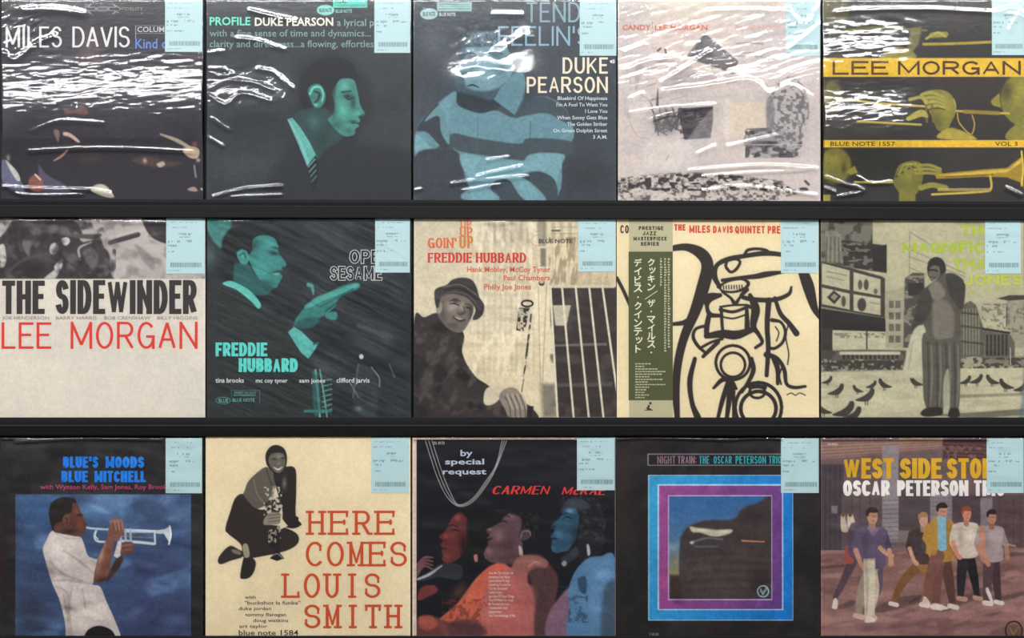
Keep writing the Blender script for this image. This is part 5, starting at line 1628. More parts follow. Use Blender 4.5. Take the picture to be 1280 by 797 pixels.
T, Pn = 'type', 'pen'
CREAM, WHITE = (240, 226, 200), (228, 226, 224)
TEXT = {
    (0, 0): [
        (Pn, 'MILES', 20, 224, 96, 172, (226, 222, 222), 'title_lettering', dict(wx=8.5, wy=7, gap=.12)),
        (Pn, 'DAVIS', 262, 470, 96, 172, (226, 222, 222), 'title_lettering', dict(wx=8.5, wy=7, gap=.08)),
        (T, 'COLUMBIA', 497, 640, 97, 116, (206, 204, 206), 'label_lettering', dict(bold=.01)),
        (T, 'Kind of Blue', 490, 712, 140, 175, (104, 140, 214), 'subtitle_lettering', dict(bold=.012)),
        (T, 'STEREO', 200, 290, 26, 38, (140, 138, 140), 'label_lettering', {}),
        (T, 'FIDELITY', 442, 518, 26, 38, (140, 138, 140), 'label_lettering', {})],
    (0, 1): [
        (T, 'PROFILE', 20, 168, 62, 91, (120, 226, 204), 'title_lettering', dict(bold=.022)),
        (T, 'DUKE PEARSON', 184, 468, 64, 93, (250, 240, 222), 'title_lettering', dict(bold=.022)),
        (T, 'a lyrical pianist', 482, 690, 68, 94, (140, 176, 172), 'subtitle_lettering', dict(bold=.004)),
        (T, 'with a fine sense of time and dynamics...', 20, 604, 107, 132, (132, 166, 162), 'subtitle_lettering', dict(bold=.004)),
        (T, 'clarity and directness...a flowing, effortless', 20, 628, 146, 171, (132, 166, 162), 'subtitle_lettering', dict(bold=.004)),
        (T, 'BLUE NOTE', 418, 462, 30, 43, (40, 70, 84), 'emblem_lettering', dict(bold=.02)),
        (T, 'BLUE NOTE', 477, 536, 34, 46, (140, 206, 194), 'emblem_lettering', dict(bold=.015)),
        (T, 'STEREO', 476, 516, -4, 12, (34, 90, 86), 'emblem_lettering', dict(bold=.02)),
        (T, 'THE FINEST IN JAZZ SINCE 1939', 476, 584, 16, 23, (40, 104, 98), 'emblem_lettering', {})],
    (0, 2): [
        (Pn, 'TENDER', 428, 724, 8, 81, (140, 170, 182), 'title_lettering', dict(wx=7.5, wy=7, gap=.13)),
        (Pn, "FEELIN'S", 326, 656, 95, 166, (146, 178, 194), 'title_lettering', dict(wx=7.5, wy=7, gap=.13)),
        (Pn, 'DUKE', 560, 724, 208, 267, CREAM, 'artist_lettering', dict(wx=8.5, wy=7.5, gap=.13)),
        (Pn, 'PEARSON', 430, 724, 278, 337, CREAM, 'artist_lettering', dict(wx=8.5, wy=7.5, gap=.12))] + [
        (T, s, x, 722, 349 + 23.4 * i, 362 + 23.4 * i, (216, 222, 224), 'song_list', dict(bold=.012)) for i, (s, x) in enumerate((
            ('Bluebird Of Happiness', 542), ("I'm A Fool To Want You", 538), ('I Love You', 642), ('When Sunny Gets Blue', 540),
            ('The Golden Striker', 576), ('On Green Dolphin Street', 526), ('3 A.M.', 670)))] + [
        (T, 'BLUE NOTE', 54, 98, 43, 58, (58, 84, 92), 'emblem_lettering', dict(bold=.02)),
        (T, 'BLUE NOTE', 113, 172, 46, 58, (206, 218, 218), 'emblem_lettering', dict(bold=.02))],
    (0, 3): [
        (T, 'CANDY', 38, 140, 90, 109, (206, 112, 82), 'title_lettering', dict(bold=.016)),
        (Pn, 'I', 146, 149, 76, 126, (190, 130, 112), 'title_lettering', dict(wx=2)),
        (T, 'LEE MORGAN', 156, 346, 90, 109, (206, 112, 82), 'title_lettering', dict(bold=.016)),
        (T, 'BLUE NOTE', 448, 612, 92, 109, (214, 166, 158), 'label_lettering', dict(bold=.004))],
    (0, 4): [
        (Pn, 'LEE', 60, 262, 221, 271, (96, 62, 26), 'title_lettering', dict(wx=9, wy=8, gap=.2)),
        (Pn, 'MORGAN', 297, 742, 221, 271, (84, 50, 24), 'title_lettering', dict(wx=9, wy=8, gap=.2)),
        (T, 'BLUE NOTE 1557', 52, 286, 513, 528, (84, 58, 20), 'label_lettering', dict(bold=.01)),
        (T, 'VOL 3', 648, 730, 513, 528, (84, 58, 20), 'label_lettering', dict(bold=.01))],
    (1, 0): [
        (Pn, 'THE', 8, 162, 277, 398, (62, 55, 55), 'title_lettering', dict(wx=21, wy=19, gap=.045)),
        (Pn, 'SIDEWINDER', 202, 713, 275, 398, (62, 55, 55), 'title_lettering', dict(wx=21, wy=19, gap=.045)),
        (T, 'JOE HENDERSON', 8, 178, 406, 418, (132, 124, 120), 'credit_lettering', {}),
        (T, 'BARRY HARRIS', 203, 350, 406, 418, (132, 124, 120), 'credit_lettering', {}),
        (T, 'BOB CRENSHAW', 378, 545, 406, 418, (132, 124, 120), 'credit_lettering', {}),
        (T, 'BILLY HIGGINS', 570, 716, 406, 418, (132, 124, 120), 'credit_lettering', {}),
        (Pn, 'LEE', 6, 186, 428, 524, (216, 66, 56), 'artist_lettering', dict(wx=10, wy=9, gap=.12)),
        (Pn, 'MORGAN', 256, 716, 426, 524, (216, 66, 56), 'artist_lettering', dict(wx=10, wy=9, gap=.14))],
    (1, 1): [
        (Pn, 'OPEN', 526, 682, 165, 216, (214, 216, 216), 'title_lettering', dict(wx=13, wy=12, gap=.04)),
        (Pn, 'OPEN', 528.5, 679.5, 167.5, 213.5, (40, 46, 48), 'title_inlay', dict(wx=8, wy=7, gap=.144)),
        (Pn, 'SESAME', 456, 646, 224, 277, (214, 216, 216), 'title_lettering', dict(wx=12, wy=12, gap=.03)),
        (Pn, 'SESAME', 458.5, 643.5, 226.5, 274.5, (40, 46, 48), 'title_inlay', dict(wx=7, wy=7, gap=.135)),
        (Pn, 'FREDDIE', 42, 230, 501, 551, (104, 212, 202), 'artist_lettering', dict(wx=11.5, wy=9, gap=.06, serif=.1)),
        (Pn, 'HUBBARD', 126, 340, 558, 608, (104, 212, 202), 'artist_lettering', dict(wx=12.5, wy=9, gap=.05, serif=.1)),
        (T, 'tina brooks', 42, 145, 629, 646, (226, 226, 224), 'credit_lettering', dict(bold=.014)),
        (T, 'mc coy tyner', 188, 303, 631, 646, (226, 226, 224), 'credit_lettering', dict(bold=.014)),
        (T, 'sam jones', 345, 439, 631, 646, (226, 226, 224), 'credit_lettering', dict(bold=.014)),
        (T, 'clifford jarvis', 480, 600, 629, 646, (226, 226, 224), 'credit_lettering', dict(bold=.014)),
        (T, 'BLUE', 54, 88, 705, 718, (110, 176, 166), 'emblem_lettering', dict(bold=.015)),
        (T, 'BLUE NOTE', 104, 184, 703, 715, (110, 176, 166), 'emblem_lettering', dict(bold=.01)),
        (T, 'FINEST IN JAZZ', 110, 190, 679, 687, (100, 166, 156), 'emblem_lettering', dict(bold=.005))],
    (1, 2): [
        (Pn, "GOIN'", 72, 176, 122, 159, (214, 112, 62), 'title_lettering', dict(wx=7, wy=4, gap=.1, serif=.2)),
        (Pn, 'UP', 186, 236, 116, 160, (204, 132, 60), 'title_lettering', dict(wx=8, wy=4, gap=.12, serif=.2)),
        (Pn, 'UP', 188, 234, 84, 118, (210, 120, 60), 'title_lettering', dict(wx=6, wy=4, gap=.12, serif=.2)),
        (Pn, 'UP', 190, 230, 58, 86, (220, 124, 76), 'title_lettering', dict(wx=5, wy=4, gap=.12, serif=.2)),
        (Pn, 'FREDDIE', 72, 232, 176, 212, (206, 62, 48), 'artist_lettering', dict(wx=7.5, wy=4, gap=.1, serif=.22)),
        (Pn, 'HUBBARD', 246, 428, 176, 212, (206, 62, 48), 'artist_lettering', dict(wx=7.5, wy=4, gap=.1, serif=.22)),
        (T, 'Hank Mobley, McCoy Tyner', 214, 516, 226, 246, (206, 106, 76), 'credit_lettering', dict(bold=.014)),
        (T, 'Paul Chambers', 346, 514, 257, 276, (206, 106, 76), 'credit_lettering', dict(bold=.014)),
        (T, 'Philly Joe Jones', 276, 446, 289, 309, (206, 106, 76), 'credit_lettering', dict(bold=.014)),
        (T, 'BLUE NOTE', 474, 596, 126, 141, (70, 60, 54), 'emblem_lettering', dict(bold=.018))],
    (1, 3): [
        (Pn, "COOKIN'", 30, 134, 76, 106, (84, 60, 50), 'title_lettering', dict(wx=5, wy=5, gap=.14)),
        (Pn, 'THE', 226, 266, 73, 96, (206, 78, 46), 'artist_lettering', dict(wx=5.5, wy=5.5, gap=.12)),
        (Pn, 'MILES', 280, 356, 77, 104, (206, 78, 46), 'artist_lettering', dict(wx=5.5, wy=5.5, gap=.12)),
        (Pn, 'DAVIS', 366, 438, 79, 105, (206, 78, 46), 'artist_lettering', dict(wx=5.5, wy=5.5, gap=.12)),
        (Pn, 'QUINTET', 446, 554, 79, 106, (206, 78, 46), 'artist_lettering', dict(wx=5.5, wy=5.5, gap=.12)),
        (Pn, 'PRESTIGE', 564, 684, 79, 107, (206, 78, 46), 'artist_lettering', dict(wx=5.5, wy=5.5, gap=.12))],
    (1, 4): [
        (Pn, 'THE', 524, 646, 74, 115, (172, 190, 58), 'title_lettering', dict(wx=10, wy=9, gap=.12)),
        (Pn, 'MAGNIFICENT', 314, 738, 136, 176, (172, 190, 58), 'title_lettering', dict(wx=10, wy=9, gap=.12)),
        (Pn, 'THAD', 496, 660, 196, 237, (176, 192, 66), 'title_lettering', dict(wx=10, wy=9, gap=.12)),
        (Pn, 'JONES', 536, 748, 254, 294, (190, 198, 88), 'title_lettering', dict(wx=10, wy=9, gap=.12)),
        (T, 'BLUE NOTE 1527', 556, 744, 306, 318, (194, 198, 110), 'label_lettering', {}),
        (T, 'sei', 336, 384, 296, 324, (196, 190, 166), 'label_lettering', dict(bold=.02))],
    (2, 0): [
        (Pn, "BLUE'S", 228, 356, 140, 181, (36, 134, 226), 'title_lettering', dict(wx=11, wy=8, gap=.06)),
        (Pn, 'MOODS', 382, 522, 140, 181, (36, 134, 226), 'title_lettering', dict(wx=11, wy=8, gap=.06)),
        (Pn, 'BLUE', 222, 318, 192, 233, (36, 134, 226), 'title_lettering', dict(wx=11, wy=8, gap=.06)),
        (Pn, 'MITCHELL', 342, 528, 192, 233, (36, 134, 226), 'title_lettering', dict(wx=11, wy=8, gap=.06)),
        (T, 'with Wynton Kelly, Sam Jones, Roy Brooks', 146, 614, 241, 258, (196, 74, 122), 'credit_lettering', dict(bold=.008))],
    (2, 1): [
        (Pn, 'HERE', 370, 694, 336, 424, (204, 88, 48), 'title_lettering', dict(wx=11, wy=9, gap=.14, serif=.3, mono=True)),
        (Pn, 'COMES', 366, 738, 448, 538, (204, 88, 48), 'title_lettering', dict(wx=11, wy=9, gap=.1, serif=.3, mono=True)),
        (Pn, 'LOUIS', 286, 642, 563, 652, (204, 88, 48), 'title_lettering', dict(wx=11, wy=9, gap=.1, serif=.3, mono=True)),
        (Pn, 'SMITH', 360, 718, 676, 762, (204, 88, 48), 'title_lettering', dict(wx=11, wy=9, gap=.1, serif=.3, mono=True)),
        (T, 'with', 148, 188, 643, 655, (84, 74, 64), 'credit_lettering', dict(bold=.01)),
        (T, '"buckshot la funke"', 148, 350, 663, 676, (84, 74, 64), 'credit_lettering', dict(bold=.01)),
        (T, 'duke jordan', 126, 244, 684, 696, (84, 74, 64), 'credit_lettering', dict(bold=.01)),
        (T, 'tommy flanagan', 150, 298, 706, 718, (84, 74, 64), 'credit_lettering', dict(bold=.01)),
        (T, 'doug watkins', 178, 306, 727, 739, (84, 74, 64), 'credit_lettering', dict(bold=.01)),
        (T, 'art taylor', 128, 230, 748, 760, (84, 74, 64), 'credit_lettering', dict(bold=.01)),
        (T, 'blue note 1584', 126, 342, 768, 787, (70, 60, 52), 'label_lettering', dict(bold=.01))],
    (2, 2): [
        (T, 'by', 190, 234, 116, 138, (196, 206, 222), 'title_lettering', dict(bold=.02)),
        (T, 'special', 134, 276, 148, 168, (196, 206, 222), 'title_lettering', dict(bold=.022)),
        (T, 'request', 126, 284, 184, 204, (196, 206, 222), 'title_lettering', dict(bold=.022)),
        (Pn, 'CARMEN', 302, 508, 246, 277, (226, 68, 62), 'artist_lettering', dict(wx=8.5, wy=2.8, gap=.13, shear=.35)),
        (Pn, 'McRAE', 554, 712, 250, 279, (222, 66, 62), 'artist_lettering', dict(wx=8.5, wy=2.8, gap=.13, shear=.35)),
        (T, 'DL 8173', 92, 132, 86, 96, (190, 190, 190), 'label_lettering', dict(bold=.02))],
    (2, 3): [
        (Pn, 'NIGHT', 164, 230, 138, 166, (146, 112, 130), 'title_lettering', dict(wx=4, wy=3, gap=.09)),
        (Pn, 'TRAIN:', 238, 306, 138, 166, (156, 124, 140), 'title_lettering', dict(wx=4, wy=3, gap=.09)),
        (Pn, 'THE', 316, 352, 138, 166, (60, 176, 184), 'artist_lettering', dict(wx=4, wy=3, gap=.09)),
        (Pn, 'OSCAR', 368, 434, 138, 166, (60, 166, 180), 'artist_lettering', dict(wx=4, wy=3, gap=.09)),
        (Pn, 'PETERSON', 448, 558, 138, 166, (60, 176, 184), 'artist_lettering', dict(wx=4, wy=3, gap=.09)),
        (Pn, 'TRIO', 568, 614, 138, 166, (60, 176, 184), 'artist_lettering', dict(wx=4, wy=3, gap=.09)),
        (T, 'V-8538', 134, 168, 778, 788, (150, 146, 148), 'label_lettering', {})],
    (2, 4): [
        (Pn, 'WEST', 98, 282, 146, 220, (222, 176, 44), 'title_lettering', dict(wx=17, wy=14, gap=.05)),
        (Pn, 'SIDE', 304, 456, 146, 220, (222, 176, 44), 'title_lettering', dict(wx=18, wy=14, gap=.05)),
        (Pn, 'STORY', 474, 690, 146, 220, (222, 176, 44), 'title_lettering', dict(wx=17, wy=14, gap=.05)),
        (Pn, 'OSCAR', 98, 268, 226, 283, (238, 232, 226), 'artist_lettering', dict(wx=14, wy=10, gap=.05)),
        (Pn, 'PETERSON', 294, 552, 226, 283, (238, 232, 226), 'artist_lettering', dict(wx=14, wy=10, gap=.05)),
        (Pn, 'TRIO', 572, 684, 226, 283, (238, 232, 226), 'artist_lettering', dict(wx=14, wy=10, gap=.05)),
        (T, 'V6-8454', 42, 78, 91, 99, (222, 206, 200), 'label_lettering', dict(bold=.02)),
        (T, 'CHINOOK', 480, 612, 118, 140, (176, 132, 120), 'label_lettering', {})],
}
del TEXT[(2, 4)][-1], TEXT[(1, 4)][-1]
TEXT[(2, 2)] += [(T, s, 292, x, 557 + 14 * i, 566 + 14 * i, (232, 208, 200), 'song_list', dict(bold=.012)) for i, (s, x) in enumerate((
    ('Give Me The Simple Life', 382), ('Sometimes I am Happy', 370), ('Love Is Here To Stay', 368), ('Something To Live For', 372),
    ('I Can Not Get Started', 358), ('Yardbird Suite', 340), ('Just One Of Those Things', 384), ('This Will Make You Laugh', 382),
    ('My One And Only Love', 366), ('I will Remember April', 360), ('Suppertime', 338), ('You Took Advantage Of Me', 388)))]

# clear film: ('ripple', x0, x1, y0, y1, slope, wavelength x, wavelength y, turn) and ('crease', points, half width, slope)
FILM = {
    (0, 0): [('crease', [(40, 430), (300, 415), (740, 410)], 130, .072), ('ripple', -60, 820, 170, 460, .115, 60, 13, -4), ('ripple', 60, 660, 220, 430, .06, 22, 8, 6), ('ripple', -60, 190, 10, 230, .10, 40, 14, -25),
             ('crease', [(90, 40), (190, 36), (300, 50)], 13, .05), ('crease', [(10, 190), (60, 215), (130, 160), (200, 130)], 10, .10),
             ('crease', [(120, 476), (220, 440), (380, 448)], 8, .09), ('crease', [(110, 548), (300, 538), (500, 540), (700, 550)], 9, .11),
             ('crease', [(6, 676), (150, 684), (330, 688), (400, 700)], 8, .14), ('crease', [(40, 690), (100, 706), (300, 704)], 7, .14)],
    (0, 1): [('crease', [(20, 390), (250, 380)], 80, .05), ('ripple', -40, 300, 220, 420, .11, 50, 18, -20), ('crease', [(170, 40), (250, 60), (330, 76)], 9, .07), ('crease', [(120, 140), (200, 150), (290, 180)], 9, .08),
             ('crease', [(200, 250), (260, 268), (320, 320)], 10, .08), ('crease', [(25, 250), (70, 250), (100, 268), (60, 276), (25, 262)], 7, .11),
             ('crease', [(90, 290), (180, 300), (250, 326)], 8, .11), ('crease', [(20, 345), (80, 380), (140, 340), (240, 366)], 8, .11),
             ('crease', [(30, 430), (90, 470)], 9, .11), ('crease', [(20, 500), (70, 530)], 8, .11), ('crease', [(36, 712), (150, 684), (280, 674)], 7, .15),
             ('crease', [(100, 712), (280, 706)], 6, .14), ('crease', [(20, 192), (70, 186)], 8, .07), ('crease', [(280, 290), (300, 330), (290, 360)], 6, .09)],
    (0, 2): [('crease', [(200, 300), (400, 280)], 70, .07), ('ripple', 140, 460, 90, 330, .07, 46, 34, -30), ('crease', [(310, 52), (410, 54)], 10, .05), ('crease', [(330, 190), (380, 150), (420, 130)], 22, .07),
             ('crease', [(200, 250), (260, 240), (360, 260)], 14, .07), ('crease', [(250, 640), (330, 620), (410, 604)], 8, .13), ('crease', [(160, 666), (280, 650), (430, 640)], 8, .13),
             ('crease', [(200, 690), (330, 668)], 7, .13), ('crease', [(290, 580), (360, 570)], 7, .12), ('crease', [(742, 230), (736, 270), (744, 310)], 8, .1),
             ('crease', [(25, 690), (48, 684)], 6, .14)],
    (0, 3): [('crease', [(30, 340), (700, 320)], 110, .038), ('ripple', -20, 800, 10, 400, .088, 80, 17, -16), ('crease', [(340, 40), (480, 36), (640, 40)], 7, .07), ('crease', [(45, 190), (115, 160)], 9, .08),
             ('crease', [(60, 250), (130, 222), (240, 210)], 8, .09), ('crease', [(180, 300), (260, 250), (350, 190)], 9, .09), ('crease', [(190, 330), (360, 310), (500, 290), (570, 340), (640, 310), (720, 350)], 10, .1),
             ('crease', [(60, 360), (110, 340)], 8, .1), ('crease', [(60, 410), (200, 390), (370, 378)], 8, .1), ('crease', [(130, 436), (240, 404), (370, 384)], 8, .1),
             ('crease', [(420, 530), (500, 512), (590, 492)], 8, .12), ('crease', [(280, 618), (420, 606), (560, 600), (740, 610)], 8, .13), ('crease', [(330, 640), (500, 626), (700, 616)], 7, .13),
             ('crease', [(330, 690), (480, 676), (740, 706)], 7, .14), ('crease', [(310, 556), (370, 530)], 8, .12), ('crease', [(640, 40), (700, 90), (750, 20)], 9, .08), ('crease', [(640, 180), (700, 130), (750, 90)], 9, .08)],
    (0, 4): [('crease', [(30, 230), (240, 220)], 90, .05), ('crease', [(30, 470), (240, 470)], 125, .085), ('ripple', -40, 370, 60, 500, .115, 50, 14, -6), ('crease', [(70, 46), (160, 38), (400, 34), (640, 46), (740, 52)], 8, .06), ('ripple', 20, 420, 30, 130, .05, 90, 26, 6),
             ('crease', [(36, 640), (90, 662), (170, 690), (80, 712)], 7, .16), ('crease', [(30, 680), (66, 694)], 7, .16), ('crease', [(150, 640), (200, 664), (270, 658)], 7, .14),
             ('crease', [(690, 682), (740, 706)], 8, .15), ('crease', [(700, 110), (730, 60), (756, 70)], 9, .09), ('crease', [(660, 40), (720, 30), (750, 60)], 8, .08)],
    (1, 0): [('crease', [(0, 56), (120, 62), (280, 60), (500, 66), (600, 68)], 7, .10)],
    (1, 1): [('ripple', 10, 770, 50, 790, .17, 110, 14, 26), ('crease', [(14, 52), (80, 64), (160, 62), (250, 58)], 7, .10)],
    (1, 2): [('ripple', 10, 770, 60, 790, .06, 150, 40, 10), ('crease', [(270, 64), (330, 68), (390, 62)], 9, .10)],
    (1, 3): [('crease', [(20, 60), (330, 58), (560, 60)], 6, .08), ('crease', [(620, 60), (750, 64)], 8, .10)],
    (1, 4): [('ripple', 10, 770, 60, 790, .06, 150, 40, 10), ('crease', [(90, 62), (160, 64), (240, 62)], 7, .10), ('crease', [(510, 60), (600, 62)], 8, .11)],
    (2, 0): [('ripple', 10, 760, 70, 797, .12, 130, 60, 10), ('crease', [(-5, 73), (44, 72)], 6, .17), ('crease', [(60, 86), (300, 74), (580, 78)], 7, .12)],
    (2, 1): [],
    (2, 2): [('ripple', 10, 770, 70, 790, .08, 130, 50, 5), ('crease', [(14, 74), (300, 72), (600, 73)], 5, .15)],
    (2, 3): [('ripple', 10, 770, 70, 797, .13, 60, 110, 10), ('crease', [(14, 76), (120, 70), (330, 76), (420, 78), (520, 72), (612, 74)], 6, .16)],
    (2, 4): [('ripple', 10, 770, 70, 790, .08, 130, 50, 5), ('crease', [(14, 76), (300, 74), (620, 75)], 6, .13)],
}

ABOUT = {
    (0, 0): 'dark record sleeve with thin white capitals and broad white glare, left end of top row',
    (0, 1): 'dark record sleeve with a teal face in profile facing right, in the top row',
    (0, 2): 'blue-grey record sleeve with a person in a striped shirt and a song list at right',
    (0, 3): 'pale beige record sleeve with grey beach collage under crinkled film, in the top row',
    (0, 4): 'dark olive record sleeve crossed by two yellow bands, right end of the top row',
    (1, 0): 'cream record sleeve with heavy black and red lettering under a grey photo strip',
    (1, 1): 'dark record sleeve with a teal face and a hand reaching right, in the middle row',
    (1, 2): 'cream record sleeve with a seated person in a hat beside double bass strings',
    (1, 3): 'cream record sleeve with thick black brush drawing and a green paper band at left',
    (1, 4): 'greenish-grey record sleeve of a standing figure with pigeons on a city square',
    (2, 0): 'dark record sleeve with a blue photo of a white-shirted trumpet player',
    (2, 1): 'cream record sleeve with big orange typewriter capitals and a crouching figure in black',
    (2, 2): 'black record sleeve with three singers lit red, rose and blue',
    (2, 3): 'dark record sleeve with nested blue and purple frames around a blurred engine',
    (2, 4): 'record sleeve with young people strolling on a reddish street under yellow lettering',
}
ART = {(0, 0): art_11, (0, 1): art_12, (0, 2): art_13, (0, 3): art_14, (0, 4): art_15,
       (1, 0): art_21, (1, 1): art_22, (1, 2): art_23, (1, 3): art_24, (1, 4): art_25,
       (2, 0): art_31, (2, 1): art_32, (2, 2): art_33, (2, 3): art_34, (2, 4): art_35}
GRAIN = {(0, 3): .06, (1, 0): .035, (1, 2): .07, (1, 3): .02, (2, 1): .03, (2, 3): .08, (2, 4): .075, (1, 4): .07}
NX = 330          # vertices across a cover's print
NF = 240          # vertices across a film
M_STICK = mat_ink((189, 213, 215), 'price_label_paper')


def crease_gain(r):
    if r == 0:
        return lambda pts, w: 1.0 if w > 50 else 1.15 + .6 * min(max((np.mean([q[1] for q in pts]) - 250) / 300, 0), 1)
    return lambda pts, w: 1.9 if r == 1 else 2.2


def film_height(ops, U, V, press):
    """relief of the film in metres; the layout units are PX / K"""
    unit = PX / K
    h = .007 * 260 * unit / 3 * (value_noise(U, V, 260, 190, int(abs(U[0, 0])) % 31 + 3, 0.2, 1) - .5)
    for n, op in enumerate(ops):
        if op[0] == 'ripple':
            x0, x1, y0, y1, sl, lx, ly, rot = op[1:]
            m = np.clip((U - x0) / 60, 0, 1) * np.clip((x1 - U) / 60, 0, 1) * np.clip((V - y0) / 40, 0, 1) * np.clip((y1 - V) / 40, 0, 1)
            h = h + m * sl * min(lx, ly) * unit * .62 * (value_noise(U, V, lx, ly, 11 * n + 5 + int(x1), math.radians(rot), 2) - .5)
        else:
            pts, w, sl = op[1:]
            sl = sl * press(pts, w)
            q = catmull(pts, 6, False)
            d2 = np.full(U.shape, 1e9)
            for (ax, ay), (bx, by) in zip(q[:-1], q[1:]):
                ex, ey = bx - ax, by - ay
                t = np.clip(((U - ax) * ex + (V - ay) * ey) / (ex * ex + ey * ey + 1e-9), 0, 1)
                d2 = np.minimum(d2, (U - ax - t * ex) ** 2 + (V - ay - t * ey) ** 2)
            h = h + sl * w * unit / .86 * np.exp(-d2 / (w * w))
    return h


def build_record(r, c):
    (jx0, jx1), (jy0, jy1) = JX[r][c], JY[r]
    row = ROWS[r]
    drop = row['drop'] * (((jx0 + jx1) / 2 - CX) / 1280)
    zs = row['z'] - (row['drop'] / 2 + drop) * PX          # top of the shelf board under this record
    xc = (jx0 + jx1) / 2
    # the cover's plane passes through the foot line and leans back
    xw, yw, zw = ray(xc, jy1, Y_BASE, zs, TILT)
    H = None
    xt, yt_, zt_ = ray(xc, jy0, Y_BASE, zs, TILT)
    foot = 0.0007
    zt = (zt_ - zs) / math.cos(TILT)                           # local height of the top edge
    xm, ym, zm = ray(xc, (jy0 + jy1) / 2, Y_BASE, zs, TILT)
    sx = PX * (DIST + ym) / DIST
    root = empty('vinyl_record', (xm, Y_BASE, zs), (-TILT, 0, 0))
    setp(root, label=ABOUT[(r, c)], category='record', group='records on the display shelves')

    # photo pixel -> local x, z  (z linear between two true points)
    def lz(py):
        return (ray(xc, py, Y_BASE, zs, TILT)[2] - zs) / math.cos(TILT)
    za, zb_ = lz(jy0 + 5), lz(jy1 - 15)
    kz = (zb_ - za) / ((jy1 - 15) - (jy0 + 5))
    PXl = lambda px: (px - xc) * sx
    PZl = lambda py: za + (py - (jy0 + 5)) * kz
    ul = lambda u: PXl(X0[c] + u / K)
    vl = lambda v: PZl(Y0[r] + v / K)
    # ---- cover with its print
    xl, xr = PXl(jx0), PXl(jx1)
    ztop, zbot = PZl(jy0), foot
    vbot = (jy0 + 5 + (zbot - za) / kz - Y0[r]) * K
    u0, u1, v0 = (jx0 - X0[c]) * K, (jx1 - X0[c]) * K, (jy0 - Y0[r]) * K
    nx, ny = NX, NX
    a = Art(u0, u1, v0, vbot, nx, ny)
    ART[(r, c)](a)
    a.grain(GRAIN.get((r, c), .085))
    xs = np.linspace(xl, xr, nx)
    zs_ = np.linspace(ztop, zbot, ny)
    gx, gz = np.meshgrid(xs, zs_)
    co = np.stack([gx, np.zeros_like(gx), gz], -1).reshape(-1, 3)
    n = nx * ny
    th = 0.0036
    ev = [(xl, th, ztop), (xr, th, ztop), (xr, th, zbot), (xl, th, zbot)]
    top = list(range(nx))
    bot = list(range((ny - 1) * nx, ny * nx))
    left = [j * nx for j in range(ny)]
    right = [j * nx + nx - 1 for j in range(ny)]
    ef = [(n, n + 1, n + 2, n + 3), [n + 1, n] + top, [n + 3, n + 2] + bot[::-1], [n, n + 3] + left[::-1], [n + 2, n + 1] + right]
    me = grid_mesh(co, nx, ny, ev, ef)
    at = me.color_attributes.new('print', 'FLOAT_COLOR', 'POINT')
    L = np.ones((n + 4, 4))
    L[:n, :3] = ink_lin(np.clip(a.buf, 0, 1)).reshape(-1, 3)
    for k_, i_ in enumerate((0, nx - 1, n - 1, n - nx)):
        L[n + k_] = L[i_]
    at.data.foreach_set('color', L.astype(np.float32).ravel())
    link('cover', me, root, M_PRINT)
    # ---- lettering: one mesh per block
    blocks = {}
    for kind, s, x0, x1, yt, yb, colr, part, opt in TEXT[(r, c)]:
        v, f = (pen_text if kind == 'pen' else type_text)(s, x0, x1, yt, yb, **opt)
        b = blocks.setdefault((part, colr), ([], []))
        k0 = len(b[0])
        lay = -0.00055 if part == 'title_inlay' else -0.0003
        step = 4e-6 if kind == 'pen' else 0.0          # overlapping strokes lie on one another like paint
        dep = [0.0] * len(v)
        for qi, q in enumerate(f):
            for i in q:
                dep[i] = step * (qi % 45)
        b[0].extend((ul(x), lay - d_, vl(y)) for (x, y), d_ in zip(v, dep))
        b[1].extend(tuple(i + k0 for i in q) for q in f)
    for (part, colr), (v, f) in blocks.items():
        link(part, mesh_from(v, f), root, mat_ink(colr))
    # ---- paper band
    if (r, c) == (1, 3):
        paper_band(root, ul, vl, zbot, ztop)
    # ---- price label
    s = STICK[r][c]
    price_label(root, s, ul, vl, ztop, xr, r * 5 + c)
    # ---- clear film pouch
    m = 1.5
    fx0, fx1 = xl - m * PX, xr + m * PX
    fz0, fz1 = ztop + 1.0 * PX, zbot - 0.0003
    xs, zs2 = np.linspace(fx0, fx1, NF), np.linspace(fz0, fz1, NF)
    gx, gz = np.meshgrid(xs, zs2)
    Uu = np.linspace(u0 - m * K, u1 + m * K, NF)
    Vv = np.linspace(v0 - 1.0 * K, vbot, NF)
    U, V = np.meshgrid(Uu, Vv)
    fade = np.clip((gz - fz1) / 0.012, 0, 1) ** 1.5 * np.clip(np.minimum(gx - fx0, fx1 - gx) / 0.005, 0, 1)
    h = 0.0015 + np.clip(film_height(FILM[(r, c)], U, V, crease_gain(r)), -0.0004, 0.008) * fade
    d = np.minimum(np.minimum(gx - fx0, fx1 - gx) / 0.0022, np.minimum(fz0 - gz, gz - fz1 + 0.004) / 0.0034)
    e = np.clip(d, 0, 1)
    h = -0.0016 + (h + 0.0016) * np.sqrt(1 - (1 - e) ** 2)
    co = np.stack([gx, -h, gz], -1).reshape(-1, 3)
    n = NF * NF
    th2 = 0.0040
    ev = [(fx0, th2, fz0), (fx1, th2, fz0), (fx1, th2, fz1), (fx0, th2, fz1)]
    top = list(range(NF))
    left = [j * NF for j in range(NF)]
    right = [j * NF + NF - 1 for j in range(NF)]
    ef = [(n, n + 1, n + 2, n + 3), [n + 1, n] + top, [n, n + 3] + left[::-1], [n + 2, n + 1] + right]
    link('clear_sleeve', grid_mesh(co, NF, NF, ev, ef, smooth=True), root, M_FILM)


